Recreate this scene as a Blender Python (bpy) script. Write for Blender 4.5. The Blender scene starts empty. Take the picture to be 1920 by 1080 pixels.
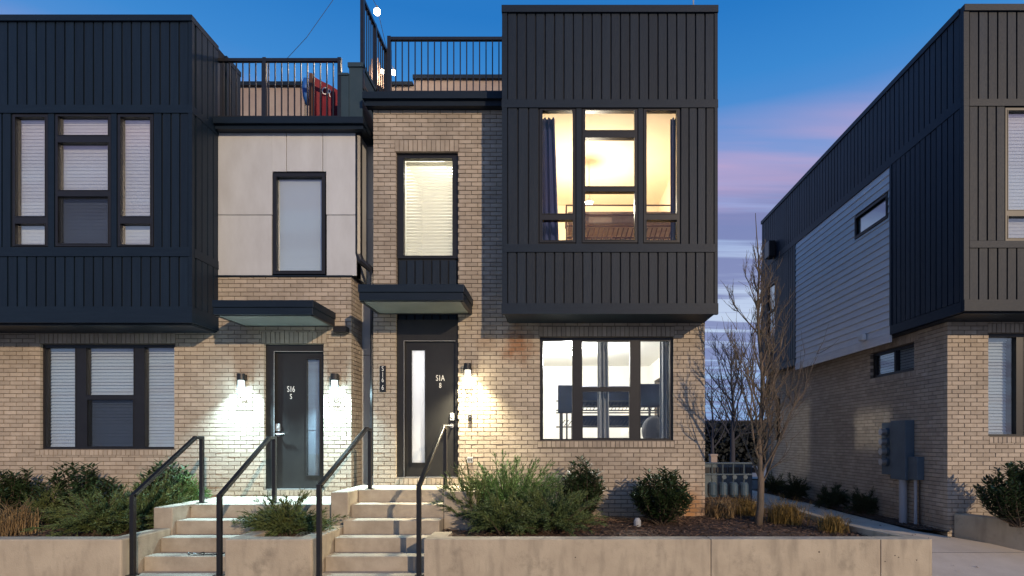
import bpy, bmesh, math, random
from mathutils import Vector, Matrix, noise

# ------------------------------------------------------------------ camera, sky, sun, exposure
SC = bpy.context.scene
COL = SC.collection
rnd = random.Random(11)
H = 1.9                       # eye height over the street; z values below are given from eye level
W = 8.6                       # distance of the two brick fronts
FB = 8.0                      # distance of the bay fronts

cam = bpy.data.cameras.new('camera'); camo = bpy.data.objects.new('camera', cam); COL.objects.link(camo)
camo.location = (0, 0, H); camo.rotation_euler = (math.pi / 2, 0, 0)
cam.sensor_width = 36; cam.lens = 36 * 1075 / 1920
cam.shift_x = -85 / 1920; cam.shift_y = 285 / 1920
cam.clip_end = 2000
SC.camera = camo
SC.render.resolution_x, SC.render.resolution_y = 1024, 576

SUN_TO = Vector((0.58, -1.0, 0.35)).normalized()      # towards the sun lamp, which stands in for a low street lamp nearby
sun = bpy.data.lights.new('sun', 'SUN'); suno = bpy.data.objects.new('sun', sun); COL.objects.link(suno)
sun.energy = 2.6; sun.angle = math.radians(0.5); sun.color = (1.0, 0.77, 0.53)
suno.rotation_euler = SUN_TO.to_track_quat('Z', 'Y').to_euler()
suno.location = (6, -8, 9)

world = bpy.data.worlds.new('World'); SC.world = world; world.use_nodes = True
nt = world.node_tree; nt.nodes.clear()
def wn(t, **k):
    n = nt.nodes.new(t)
    for a, b in k.items(): setattr(n, a, b)
    return n
wout = wn('ShaderNodeOutputWorld'); wbg = wn('ShaderNodeBackground'); wbg.inputs['Strength'].default_value = 0.1
sky = wn('ShaderNodeTexSky'); sky.sky_type = 'NISHITA'; sky.sun_disc = False
sky.sun_elevation = math.asin(SUN_TO.z); sky.sun_rotation = math.atan2(SUN_TO.x, SUN_TO.y)
tc = wn('ShaderNodeTexCoord'); sep = wn('ShaderNodeSeparateXYZ')
ramp = wn('ShaderNodeValToRGB'); cr = ramp.color_ramp
stops = [(0.0, (.17, .33, .60)), (.10, (.27, .41, .68)), (.20, (.48, .57, .74)), (.29, (.37, .45, .66)),
         (.37, (.21, .32, .61)), (.44, (.105, .265, .60)), (.52, (.035, .215, .565)), (.59, (.014, .165, .50)), (1.0, (.035, .15, .43))]
while len(cr.elements) > 1: cr.elements.remove(cr.elements[-1])
cr.elements[0].position = 0; cr.elements[0].color = (*stops[0][1], 1)
for p, c in stops[1:]:
    e = cr.elements.new(p); e.color = (*c, 1)
L = nt.links.new
L(tc.outputs['Generated'], sep.inputs[0]); L(sep.outputs['Z'], ramp.inputs['Fac'])
# streaky dusk clouds: the direction projected on a plane overhead
def mth(op, a=None, b=None, c=None, clamp=False):
    n = wn('ShaderNodeMath', operation=op); n.use_clamp = clamp
    for i, v in enumerate((a, b, c)):
        if v is None: continue
        if hasattr(v, 'links'): L(v, n.inputs[i])
        else: n.inputs[i].default_value = v
    return n.outputs[0]
zc = mth('MAXIMUM', sep.outputs['Z'], 0.0)
den = mth('ADD', zc, 0.07)
u = mth('DIVIDE', sep.outputs['X'], den); v = mth('DIVIDE', sep.outputs['Y'], den)
comb = wn('ShaderNodeCombineXYZ'); L(mth('MULTIPLY', u, .28), comb.inputs[0]); L(mth('MULTIPLY', v, 2.6), comb.inputs[1])
nz = wn('ShaderNodeTexNoise'); nz.inputs['Scale'].default_value = 1.35; nz.inputs['Detail'].default_value = 5; nz.inputs['Roughness'].default_value = .55
L(comb.outputs[0], nz.inputs['Vector'])
nr = wn('ShaderNodeMapRange'); nr.inputs[1].default_value = .47; nr.inputs[2].default_value = .56
L(nz.outputs['Fac'], nr.inputs[0])
low = wn('ShaderNodeMapRange'); low.inputs[1].default_value = .42; low.inputs[2].default_value = .36; L(sep.outputs['Z'], low.inputs[0])
cl = mth('MULTIPLY', mth('MULTIPLY', nr.outputs[0], low.outputs[0]), .8)
mixc = wn('ShaderNodeMix', data_type='RGBA'); L(cl, mixc.inputs['Factor']); L(ramp.outputs[0], mixc.inputs['A'])
mixc.inputs['B'].default_value = (.15, .17, .37, 1)
# a pink afterglow belt
nz2 = wn('ShaderNodeTexNoise'); nz2.inputs['Scale'].default_value = 2.0; nz2.inputs['Detail'].default_value = 6
L(comb.outputs[0], nz2.inputs['Vector'])
b1 = wn('ShaderNodeMapRange'); b1.inputs[1].default_value = .33; b1.inputs[2].default_value = .39; L(sep.outputs['Z'], b1.inputs[0])
b2 = wn('ShaderNodeMapRange'); b2.inputs[1].default_value = .49; b2.inputs[2].default_value = .42; L(sep.outputs['Z'], b2.inputs[0])
pk = mth('MULTIPLY', mth('MULTIPLY', b1.outputs[0], b2.outputs[0]), mth('MULTIPLY_ADD', nz2.outputs['Fac'], 3.0, -1.05, True))
mixp = wn('ShaderNodeMix', data_type='RGBA'); L(mth('MULTIPLY', pk, .8), mixp.inputs['Factor']); L(mixc.outputs['Result'], mixp.inputs['A'])
mixp.inputs['B'].default_value = (.54, .35, .52, 1)
sc10 = wn('ShaderNodeVectorMath', operation='SCALE'); L(mixp.outputs['Result'], sc10.inputs[0]); sc10.inputs['Scale'].default_value = 11.0
skys = wn('ShaderNodeVectorMath', operation='SCALE'); L(sky.outputs[0], skys.inputs[0]); skys.inputs['Scale'].default_value = .06
addv = wn('ShaderNodeVectorMath', operation='ADD'); L(sc10.outputs[0], addv.inputs[0]); L(skys.outputs[0], addv.inputs[1])
L(addv.outputs[0], wbg.inputs['Color']); L(wbg.outputs[0], wout.inputs['Surface'])

SC.view_settings.view_transform = 'Standard'; SC.view_settings.look = 'None'
SC.view_settings.exposure = 0; SC.view_settings.gamma = 1; SC.view_settings.use_curve_mapping = False
SC.render.engine = 'CYCLES'
SC.cycles.use_denoising = True
SC.cycles.max_bounces = 8; SC.cycles.transparent_max_bounces = 12
SC.cycles.sample_clamp_indirect = 6

# ------------------------------------------------------------------ materials
def mat(name, base, rough=.8, var=None, var_scale=4, bump=None, bump_scale=60, metal=0, spec=.4, per_piece=0, stretch=(1, 1, 1), extra=None, sub=None):
    """procedural surface: base colour, a second colour mixed by noise, per piece variation, fine relief"""
    m = bpy.data.materials.new(name); m.use_nodes = True
    t = m.node_tree; b = t.nodes['Principled BSDF']
    b.inputs['Roughness'].default_value = rough; b.inputs['Metallic'].default_value = metal
    b.inputs['Specular IOR Level'].default_value = spec
    lk = t.links.new
    geo = t.nodes.new('ShaderNodeNewGeometry')
    vm = t.nodes.new('ShaderNodeVectorMath'); vm.operation = 'MULTIPLY'; vm.inputs[1].default_value = stretch
    lk(geo.outputs['Position'], vm.inputs[0])
    colr = t.nodes.new('ShaderNodeRGB'); colr.outputs[0].default_value = (*base, 1); cur = colr.outputs[0]
    if var:
        n = t.nodes.new('ShaderNodeTexNoise'); n.inputs['Scale'].default_value = var_scale; n.inputs['Detail'].default_value = 7; n.inputs['Roughness'].default_value = .62
        lk(vm.outputs[0], n.inputs['Vector'])
        mr = t.nodes.new('ShaderNodeMapRange'); mr.inputs[1].default_value = .36; mr.inputs[2].default_value = .68; lk(n.outputs['Fac'], mr.inputs[0])
        mx = t.nodes.new('ShaderNodeMix'); mx.data_type = 'RGBA'; lk(mr.outputs[0], mx.inputs['Factor']); lk(cur, mx.inputs['A']); mx.inputs['B'].default_value = (*var, 1)
        cur = mx.outputs['Result']
    if extra: cur = extra(t, cur, geo)
    if per_piece:
        oi = t.nodes.new('ShaderNodeObjectInfo'); ad = t.nodes.new('ShaderNodeMath'); ad.operation = 'ADD'
        lk(oi.outputs['Random'], ad.inputs[0]); lk(geo.outputs['Random Per Island'], ad.inputs[1])
        fr = t.nodes.new('ShaderNodeMath'); fr.operation = 'FRACT'; lk(ad.outputs[0], fr.inputs[0])
        ml = t.nodes.new('ShaderNodeMapRange'); ml.inputs[3].default_value = 1 - per_piece; ml.inputs[4].default_value = 1 + per_piece; lk(fr.outputs[0], ml.inputs[0])
        sv = t.nodes.new('ShaderNodeVectorMath'); sv.operation = 'SCALE'; lk(cur, sv.inputs[0]); lk(ml.outputs[0], sv.inputs['Scale']); cur = sv.outputs[0]
    lk(cur, b.inputs['Base Color'])
    if bump:
        n2 = t.nodes.new('ShaderNodeTexNoise'); n2.inputs['Scale'].default_value = bump_scale; n2.inputs['Detail'].default_value = 5
        lk(vm.outputs[0], n2.inputs['Vector'])
        bp = t.nodes.new('ShaderNodeBump'); bp.inputs['Strength'].default_value = bump; bp.inputs['Distance'].default_value = .01
        lk(n2.outputs['Fac'], bp.inputs['Height']); lk(bp.outputs[0], b.inputs['Normal'])
    if sub: b.inputs['Subsurface Weight'].default_value = sub
    return m

def stain(t, cur, geo, x, z, sx, sz, colour, amount):
    """a stain with a shape of its own: an elliptical, noise-edged patch at a place on the wall"""
    lk = t.links.new
    sp = t.nodes.new('ShaderNodeSeparateXYZ'); lk(geo.outputs['Position'], sp.inputs[0])
    def m(op, a, b):
        n = t.nodes.new('ShaderNodeMath'); n.operation = op
        for i, q in enumerate((a, b)):
            if hasattr(q, 'links'): lk(q, n.inputs[i])
            else: n.inputs[i].default_value = q
        return n.outputs[0]
    dx = m('DIVIDE', m('SUBTRACT', sp.outputs['X'], x), sx); dz = m('DIVIDE', m('SUBTRACT', sp.outputs['Z'], z + H), sz)
    d = m('SQRT', m('ADD', m('MULTIPLY', dx, dx), m('MULTIPLY', dz, dz)), 0)
    nn = t.nodes.new('ShaderNodeTexNoise'); nn.inputs['Scale'].default_value = 7; nn.inputs['Detail'].default_value = 4; lk(geo.outputs['Position'], nn.inputs['Vector'])
    d2 = m('ADD', d, m('MULTIPLY', m('SUBTRACT', nn.outputs['Fac'], .5), 1.6))
    r = t.nodes.new('ShaderNodeMapRange'); r.inputs[1].default_value = 1.1; r.inputs[2].default_value = .2; r.inputs[4].default_value = amount; lk(d2, r.inputs[0])
    mx = t.nodes.new('ShaderNodeMix'); mx.data_type = 'RGBA'; lk(r.outputs[0], mx.inputs['Factor']); lk(cur, mx.inputs['A']); mx.inputs['B'].default_value = (*colour, 1)
    return mx.outputs['Result']
def brick_stains(t, cur, geo):
    lk = t.links.new
    n = t.nodes.new('ShaderNodeTexNoise'); n.inputs['Scale'].default_value = .9; n.inputs['Detail'].default_value = 4; lk(geo.outputs['Position'], n.inputs['Vector'])
    r = t.nodes.new('ShaderNodeMapRange'); r.inputs[1].default_value = .3; r.inputs[2].default_value = .7; r.inputs[3].default_value = .84; r.inputs[4].default_value = 1.10; lk(n.outputs['Fac'], r.inputs[0])
    sv = t.nodes.new('ShaderNodeVectorMath'); sv.operation = 'SCALE'; lk(cur, sv.inputs[0]); lk(r.outputs[0], sv.inputs['Scale']); cur = sv.outputs[0]
    n2 = t.nodes.new('ShaderNodeTexNoise'); n2.inputs['Scale'].default_value = 2.6; n2.inputs['Detail'].default_value = 6; n2.inputs['Roughness'].default_value = .7; lk(geo.outputs['Position'], n2.inputs['Vector'])
    r2 = t.nodes.new('ShaderNodeMapRange'); r2.inputs[1].default_value = .60; r2.inputs[2].default_value = .74; r2.inputs[4].default_value = .35; lk(n2.outputs['Fac'], r2.inputs[0])
    m2 = t.nodes.new('ShaderNodeMix'); m2.data_type = 'RGBA'; lk(r2.outputs[0], m2.inputs['Factor']); lk(cur, m2.inputs['A']); m2.inputs['B'].default_value = (.60, .56, .50, 1); cur = m2.outputs['Result']
    for bx, bz in ((-6.2, -1.05), (-4.0, -.8), (6.6, -1.2), (.9, -1.15)): cur = stain(t, cur, geo, bx, bz, 1.6, .22, (.26, .20, .14), .5)
    cur = stain(t, cur, geo, -.60, 1.42, .30, .34, (.24, .085, .02), .75)
    cur = stain(t, cur, geo, -1.05, 1.50, .22, .2, (.20, .10, .04), .45)
    cur = stain(t, cur, geo, 2.0, -1.0, .4, .32, (.46, .20, .05), .75)
    cur = stain(t, cur, geo, -4.75, .75, .12, .22, (.22, .12, .07), .5)
    return cur

M = {}
M['brick'] = mat('brick', (.455, .385, .300), .85, (.39, .322, .245), 9, .5, 90, per_piece=.13, extra=brick_stains)
M['mortar'] = mat('mortar', (.195, .16, .122), .95, (.145, .118, .088), 20, .4, 120)
M['siding'] = mat('siding_paint', (.0042, .0120, .0235), .5, (.0070, .0165, .030), 5, .25, 40, stretch=(6, 6, .35), per_piece=.16, spec=.28)
M['siding_back'] = mat('siding_back', (.004, .006, .010), .7, (.006, .008, .012), 8)
M['trim'] = mat('dark_trim', (.0048, .0122, .0230), .5, (.0075, .0165, .029), 5, .2, 40, stretch=(.6, .6, 5), per_piece=.1, spec=.28)
M['frame'] = mat('black_frame', (.012, .012, .014), .4, (.016, .016, .018), 8)
M['black'] = mat('black_metal', (.011, .011, .012), .35, (.016, .015, .015), 12, .1, 80, spec=.5)
M['panel'] = mat('cement_panel', (.57, .585, .585), .8, (.475, .48, .475), 1.6, .1, 60, stretch=(1.6, 1.6, .6), per_piece=.05)
M['lap'] = mat('lap_siding', (.80, .79, .77), .6, (.70, .69, .68), 5, .2, 50, stretch=(.5, .5, 4), per_piece=.05)
def vertical_streaks(t, cur, geo):
    lk = t.links.new
    vm = t.nodes.new('ShaderNodeVectorMath'); vm.operation = 'MULTIPLY'; vm.inputs[1].default_value = (4, 4, .9); lk(geo.outputs['Position'], vm.inputs[0])
    n = t.nodes.new('ShaderNodeTexNoise'); n.inputs['Scale'].default_value = 2.2; n.inputs['Detail'].default_value = 6; lk(vm.outputs[0], n.inputs['Vector'])
    r = t.nodes.new('ShaderNodeMapRange'); r.inputs[1].default_value = .49; r.inputs[2].default_value = .72; r.inputs[4].default_value = .45; lk(n.outputs['Fac'], r.inputs[0])
    mx = t.nodes.new('ShaderNodeMix'); mx.data_type = 'RGBA'; lk(r.outputs[0], mx.inputs['Factor']); lk(cur, mx.inputs['A']); mx.inputs['B'].default_value = (.17, .145, .11, 1)
    n3 = t.nodes.new('ShaderNodeTexNoise'); n3.inputs['Scale'].default_value = 3.2; n3.inputs['Detail'].default_value = 8; n3.inputs['Roughness'].default_value = .75; lk(geo.outputs['Position'], n3.inputs['Vector'])
    r3 = t.nodes.new('ShaderNodeMapRange'); r3.inputs[1].default_value = .56; r3.inputs[2].default_value = .70; r3.inputs[4].default_value = .42; lk(n3.outputs['Fac'], r3.inputs[0])
    m3 = t.nodes.new('ShaderNodeMix'); m3.data_type = 'RGBA'; lk(r3.outputs[0], m3.inputs['Factor']); lk(mx.outputs['Result'], m3.inputs['A']); m3.inputs['B'].default_value = (.13, .115, .085, 1)
    return m3.outputs['Result']
M['concrete'] = mat('weathered_concrete', (.49, .415, .30), .85, (.385, .32, .23), 2.2, .35, 70, extra=vertical_streaks)
M['step'] = mat('step_concrete', (.43, .37, .285), .85, (.29, .245, .185), 3.4, .3, 80)
M['path'] = mat('path_concrete', (.60, .52, .42), .85, (.50, .43, .34), 2.0, .3, 90)
M['street'] = mat('sidewalk_concrete', (.33, .30, .26), .9, (.25, .23, .2), 1.5, .3, 60)
M['earth'] = mat('earth', (.05, .045, .035), .95, (.03, .028, .022), .6, .6, 10)
M['mulch'] = mat('mulch', (.050, .030, .020), .95, (.085, .05, .032), 22, .9, 45)
M['chip'] = mat('mulch_chip', (.085, .046, .028), .9, (.15, .095, .06), 12, per_piece=.6)
M['door'] = mat('door_paint', (.016, .015, .014), .38, (.021, .02, .018), 5, .06, 30)
M['steel'] = mat('brushed_steel', (.55, .53, .5), .35, metal=.9)
M['white'] = mat('white_letters', (.75, .73, .68), .6)
M['room'] = mat('room_wall_paint', (.84, .82, .77), .9, (.82, .79, .73), 1.5)
M['room_warm'] = mat('warm_wall_paint', (.84, .73, .56), .9, (.82, .69, .50), 1.2)
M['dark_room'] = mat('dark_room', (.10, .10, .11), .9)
M['blind'] = mat('blind_slat', (.80, .81, .79), .6)
M['curtain_blue'] = mat('blue_curtain', (.035, .04, .11), .85, (.06, .07, .17), 3, stretch=(14, 14, .3))
M['curtain_grey'] = mat('grey_curtain', (.30, .31, .32), .85, (.20, .21, .23), 3, stretch=(14, 14, .3))
M['bedding'] = mat('navy_bedding', (.003, .006, .016), .9, (.006, .014, .04), 5, .3, 30)
M['bed_metal'] = mat('bed_metal', (.02, .018, .018), .4)
M['bed_brown'] = mat('bed_brown', (.10, .045, .025), .6)
M['mattress'] = mat('mattress', (.38, .30, .24), .9, (.30, .20, .16), 8)
M['cushion'] = mat('patterned_cushion', (.03, .03, .035), .9, (.10, .10, .11), 60)
M['bark'] = mat('grey_bark', (.17, .125, .09), .9, (.085, .075, .055), 14, .8, 60, stretch=(1, 1, .35))
M['far_bark'] = mat('far_bark', (.045, .045, .055), .9)
M['juniper'] = mat('juniper_needles', (.060, .100, .034), .7, (.105, .125, .034), 3, per_piece=.55)
M['juniper_lit'] = mat('lamplit_juniper_needles', (.065, .150, .045), .7, (.115, .165, .045), 4, per_piece=.5)  # brighter green: the wall lamps' light on these shrubs is put into the colour
M['laurel'] = mat('laurel_leaves', (.030, .060, .022), .38, (.05, .075, .03), 4, per_piece=.5, spec=.6)
M['stem'] = mat('shrub_stem', (.07, .05, .035), .9)
M['straw'] = mat('dry_grass', (.30, .21, .10), .85, (.22, .13, .055), 5, per_piece=.4)
M['gold'] = mat('golden_grass', (.26, .17, .045), .85, (.15, .10, .03), 6, per_piece=.45)
M['sedge'] = mat('low_green', (.03, .045, .018), .85, (.055, .055, .02), 6, per_piece=.5)
M['meter'] = mat('meter_grey', (.085, .12, .145), .5, (.07, .095, .115), 4)
M['meter_tank'] = mat('tank_blue_grey', (.06, .10, .14), .5, (.04, .07, .10), 6)
M['pvc'] = mat('grey_pvc', (.34, .35, .36), .5)
M['red'] = mat('red_fabric', (.22, .012, .022), .7, (.13, .008, .015), 5)
M['blue'] = mat('blue_plastic', (.02, .12, .42), .5)
M['parapet'] = mat('parapet_stucco', (.38, .31, .26), .9, (.30, .23, .20), 2, .2, 50)
M['teal'] = mat('teal_cladding', (.02, .045, .06), .6, (.03, .055, .07), 4)
M['roof'] = mat('roof_membrane', (.12, .12, .12), .9)
M['soffit'] = mat('canopy_soffit', (.15, .165, .155), .55, (.12, .13, .125), 3)
M['hedge_dark'] = mat('far_hedge', (.022, .028, .03), .95, (.035, .038, .035), .8, per_piece=.4)
M['car'] = mat('car_paint', (.16, .19, .23), .3, spec=.6)
M['tyre'] = mat('tyre', (.012, .012, .012), .9)
M['umbrella'] = mat('umbrella_canvas', (.55, .40, .33), .9, (.48, .34, .28), 5)

def node_mat(name):
    m = bpy.data.materials.new(name); m.use_nodes = True
    t = m.node_tree
    for n in list(t.nodes):
        if n.type != 'OUTPUT_MATERIAL': t.nodes.remove(n)
    return m, t, t.nodes['Material Output']
def glass(name, refl=1.0, tint=(.93, .95, .96)):
    m, t, o = node_mat(name)
    tr = t.nodes.new('ShaderNodeBsdfTransparent'); tr.inputs[0].default_value = (*tint, 1)
    gl = t.nodes.new('ShaderNodeBsdfGlossy'); gl.inputs['Roughness'].default_value = .03
    fr = t.nodes.new('ShaderNodeLayerWeight'); fr.inputs['Blend'].default_value = .5
    pw = t.nodes.new('ShaderNodeMath'); pw.operation = 'POWER'; pw.inputs[1].default_value = 5; t.links.new(fr.outputs['Facing'], pw.inputs[0])
    ml = t.nodes.new('ShaderNodeMath'); ml.operation = 'MULTIPLY_ADD'; ml.inputs[1].default_value = .9; ml.inputs[2].default_value = .04 * refl; ml.use_clamp = True; t.links.new(pw.outputs[0], ml.inputs[0])
    mx = t.nodes.new('ShaderNodeMixShader'); t.links.new(ml.outputs[0], mx.inputs[0]); t.links.new(tr.outputs[0], mx.inputs[1]); t.links.new(gl.outputs[0], mx.inputs[2])
    t.links.new(mx.outputs[0], o.inputs[0]); return m
M['glass'] = glass('window_glass', .8)
M['glass_mirror'] = glass('reflective_window_glass', 8.0, (.80, .88, .92))
M['glass_bay'] = glass('bay_window_glass', 4.5, (.93, .95, .97))
M['glass_coated'] = glass('coated_window_glass', 3.0, (.86, .90, .93))
def glow(name, c, s):
    m, t, o = node_mat(name); e = t.nodes.new('ShaderNodeEmission'); e.inputs[0].default_value = (*c, 1); e.inputs[1].default_value = s
    t.links.new(e.outputs[0], o.inputs[0]); return m
def screen(name, tint):
    m, t, o = node_mat(name); a = t.nodes.new('ShaderNodeBsdfTransparent'); a.inputs[0].default_value = (*tint, 1)
    d = t.nodes.new('ShaderNodeBsdfDiffuse'); d.inputs[0].default_value = (.03, .035, .04, 1); mx = t.nodes.new('ShaderNodeMixShader'); mx.inputs[0].default_value = .30
    t.links.new(a.outputs[0], mx.inputs[1]); t.links.new(d.outputs[0], mx.inputs[2]); t.links.new(mx.outputs[0], o.inputs[0]); return m
M['screen'] = screen('insect_screen_mesh', (.85, .88, .94))
M['bulb'] = glow('lit_bulb', (1, .86, .66), 40)
M['tube_cool'] = glow('cool_lamp_glass', (.80, 1.0, .98), 3.2)
M['tube_warm'] = glow('warm_lamp_glass', (1.0, .93, .76), 3.2)
M['ceiling_lamp'] = glow('ceiling_lamp_glow', (1, .93, .80), 14)
def translucent(name, c, share=.5):
    m, t, o = node_mat(name)
    a = t.nodes.new('ShaderNodeBsdfDiffuse'); a.inputs[0].default_value = (*c, 1)
    b = t.nodes.new('ShaderNodeBsdfTranslucent'); b.inputs[0].default_value = (*c, 1)
    mx = t.nodes.new('ShaderNodeMixShader'); mx.inputs[0].default_value = share
    t.links.new(a.outputs[0], mx.inputs[1]); t.links.new(b.outputs[0], mx.inputs[2]); t.links.new(mx.outputs[0], o.inputs[0]); return m
M['blind_lit'] = translucent('thin_blind_slat', (.86, .83, .72), .6)
M['frosted'] = translucent('frosted_glass', (.88, .90, .93), .75)

# ------------------------------------------------------------------ mesh helpers
def chain_loc(o):
    v = Vector((0, 0, 0))
    while o is not None: v += o.location; o = o.parent
    return v
class MB:
    """collects shapes; mp turns (u, depth, z) into world x, y, z"""
    def __init__(s, mp=None): s.v = []; s.f = []; s.mp = mp
    def vert(s, p):
        if s.mp: p = s.mp(*p)
        s.v.append((p[0], p[1], p[2] + H)); return len(s.v) - 1
    def face(s, pts): s.f.append([s.vert(p) for p in pts])
    def box(s, x0, x1, y0, y1, z0, z1):
        b = [s.vert(p) for p in ((x0, y0, z0), (x1, y0, z0), (x1, y1, z0), (x0, y1, z0), (x0, y0, z1), (x1, y0, z1), (x1, y1, z1), (x0, y1, z1))]
        for q in ((0, 3, 2, 1), (4, 5, 6, 7), (0, 1, 5, 4), (1, 2, 6, 5), (2, 3, 7, 6), (3, 0, 4, 7)): s.f.append([b[i] for i in q])
    def prism(s, poly, z0, z1):
        n = len(poly)
        a = [s.vert((x, y, z0)) for x, y in poly]; b = [s.vert((x, y, z1)) for x, y in poly]
        s.f.append(a[::-1]); s.f.append(b)
        for i in range(n): s.f.append([a[i], a[(i + 1) % n], b[(i + 1) % n], b[i]])
    def bar(s, p, q, w, d=None):
        p, q = Vector(p), Vector(q); d = d or w
        ax = (q - p).normalized(); up = Vector((0, 0, 1)) if abs(ax.z) < .95 else Vector((0, 1, 0))
        a = ax.cross(up).normalized(); b = a.cross(ax).normalized()
        r = []
        for c in (p, q):
            for i, j in ((-1, -1), (1, -1), (1, 1), (-1, 1)): r.append(s.vert(c + a * (i * w / 2) + b * (j * d / 2)))
        for f in ((0, 1, 2, 3), (7, 6, 5, 4), (0, 4, 5, 1), (1, 5, 6, 2), (2, 6, 7, 3), (3, 7, 4, 0)): s.f.append([r[i] for i in f])
    def tube(s, pts, rad, n=6, cap=True):
        pts = [Vector(p) for p in pts]; rings = []
        for i, p in enumerate(pts):
            t = (pts[min(i + 1, len(pts) - 1)] - pts[max(i - 1, 0)])
            t = t.normalized() if t.length > 1e-9 else Vector((0, 0, 1))
            a = t.cross(Vector((0, 0, 1)) if abs(t.z) < .9 else Vector((1, 0, 0))).normalized(); b = t.cross(a)
            r = rad[i] if hasattr(rad, '__len__') else rad
            rings.append([s.vert(p + (a * math.cos(k * 2 * math.pi / n) + b * math.sin(k * 2 * math.pi / n)) * r) for k in range(n)])
        for A, B in zip(rings, rings[1:]):
            for k in range(n): s.f.append([A[k], A[(k + 1) % n], B[(k + 1) % n], B[k]])
        if cap: s.f.append(rings[0][::-1]); s.f.append(rings[-1])
    def ball(s, c, r, nu=10, nv=6, sq=(1, 1, 1)):
        c = Vector(c); rows = []
        for j in range(1, nv):
            th = math.pi * j / nv
            rows.append([s.vert(c + Vector((math.sin(th) * math.cos(2 * math.pi * k / nu) * r * sq[0], math.sin(th) * math.sin(2 * math.pi * k / nu) * r * sq[1], math.cos(th) * r * sq[2]))) for k in range(nu)])
        t = s.vert(c + Vector((0, 0, r * sq[2]))); b = s.vert(c - Vector((0, 0, r * sq[2])))
        for k in range(nu): s.f.append([t, rows[0][k], rows[0][(k + 1) % nu]]); s.f.append([b, rows[-1][(k + 1) % nu], rows[-1][k]])
        for A, B in zip(rows, rows[1:]):
            for k in range(nu): s.f.append([A[k], B[k], B[(k + 1) % nu], A[(k + 1) % nu]])
    def build(s, name, m, parent=None, origin=None, kind=None, smooth=False, bevel=0, fix=True):
        off = chain_loc(parent) if parent else Vector((origin[0], origin[1], origin[2] + H)) if origin else Vector((0, 0, 0))
        me = bpy.data.meshes.new(name)
        me.from_pydata([(x - off.x, y - off.y, z - off.z) for x, y, z in s.v], [], s.f)
        if fix:
            b = bmesh.new(); b.from_mesh(me); bmesh.ops.recalc_face_normals(b, faces=b.faces); b.to_mesh(me); b.free()
        if smooth:
            me.polygons.foreach_set('use_smooth', [True] * len(me.polygons))
        me.materials.append(m)
        o = bpy.data.objects.new(name, me); COL.objects.link(o)
        if parent: o.parent = parent
        else: o.location = off
        if kind: o['kind'] = kind
        if bevel:
            bm_ = o.modifiers.new('edge', 'BEVEL'); bm_.width = bevel; bm_.segments = 2; bm_.limit_method = 'ANGLE'
        return o
def tag(o, label=None, cat=None, group=None, kind=None):
    if label: o['label'] = label
    if cat: o['category'] = cat
    if group: o['group'] = group
    if kind: o['kind'] = kind
    return o
def thing(name, loc, label, cat, group=None):
    o = bpy.data.objects.new(name, None); COL.objects.link(o); o.location = (loc[0], loc[1], loc[2] + H); o.empty_display_size = .1
    return tag(o, label, cat, group)
def quick(name, m, parent, *boxes, mp=None, **k):
    b = MB(mp)
    for q in boxes: b.box(*q)
    return b.build(name, m, parent, **k)
UNIT = {}
def unit_mesh(m):
    """one small box mesh per material, shared by all alike pieces"""
    if m.name not in UNIT:
        me = bpy.data.meshes.new(m.name + '_piece'); h = .5
        me.from_pydata([(-h, -h, -h), (h, -h, -h), (h, h, -h), (-h, h, -h), (-h, -h, h), (h, -h, h), (h, h, h), (-h, h, h)], [],
                       [(0, 3, 2, 1), (4, 5, 6, 7), (0, 1, 5, 4), (1, 2, 6, 5), (2, 3, 7, 6), (3, 0, 4, 7)])
        me.materials.append(m); UNIT[m.name] = me
    return UNIT[m.name]
def piece(name, m, parent, box, mp=None, tilt=0):
    x0, x1, y0, y1, z0, z1 = box
    if mp:
        a, b = Vector(mp(x0, y0, z0)), Vector(mp(x1, y1, z1))
    else: a, b = Vector((x0, y0, z0)), Vector((x1, y1, z1))
    o = bpy.data.objects.new(name, unit_mesh(m)); COL.objects.link(o); o.parent = parent
    c = (a + b) / 2; c.z += H; o.location = c - chain_loc(parent)
    o.scale = [abs(b[i] - a[i]) for i in range(3)]
    if tilt: o.rotation_euler = (rnd.uniform(-tilt, tilt), rnd.uniform(-tilt, tilt), rnd.uniform(-tilt, tilt))
    return o
def cells(u0, u1, z0, z1, holes):
    us = sorted({u0, u1, *[min(max(h[i], u0), u1) for h in holes for i in (0, 1)]}); zs = sorted({z0, z1, *[min(max(h[i], z0), z1) for h in holes for i in (2, 3)]})
    out = []
    for a, b in zip(us, us[1:]):
        col = []
        for c, d in zip(zs, zs[1:]):
            if any(h[0] < (a + b) / 2 < h[1] and h[2] < (c + d) / 2 < h[3] for h in holes): continue
            if col and abs(col[-1][3] - c) < 1e-6: col[-1] = (a, b, col[-1][2], d)
            else: col.append((a, b, c, d))
        out += col
    return out
def minus(r, h):
    a, b, c, d = r
    if h[0] >= b or h[1] <= a or h[2] >= d or h[3] <= c: return [r]
    out = []
    if h[0] > a: out.append((a, h[0], c, d))
    if h[1] < b: out.append((h[1], b, c, d))
    lo, hi = max(a, h[0]), min(b, h[1])
    if h[2] > c: out.append((lo, hi, c, h[2]))
    if h[3] < d: out.append((lo, hi, h[3], d))
    return out
front = lambda Y: (lambda u, d, z: (u, Y + d, z))
CW, CH, JT = .187, .0635, .009
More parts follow.
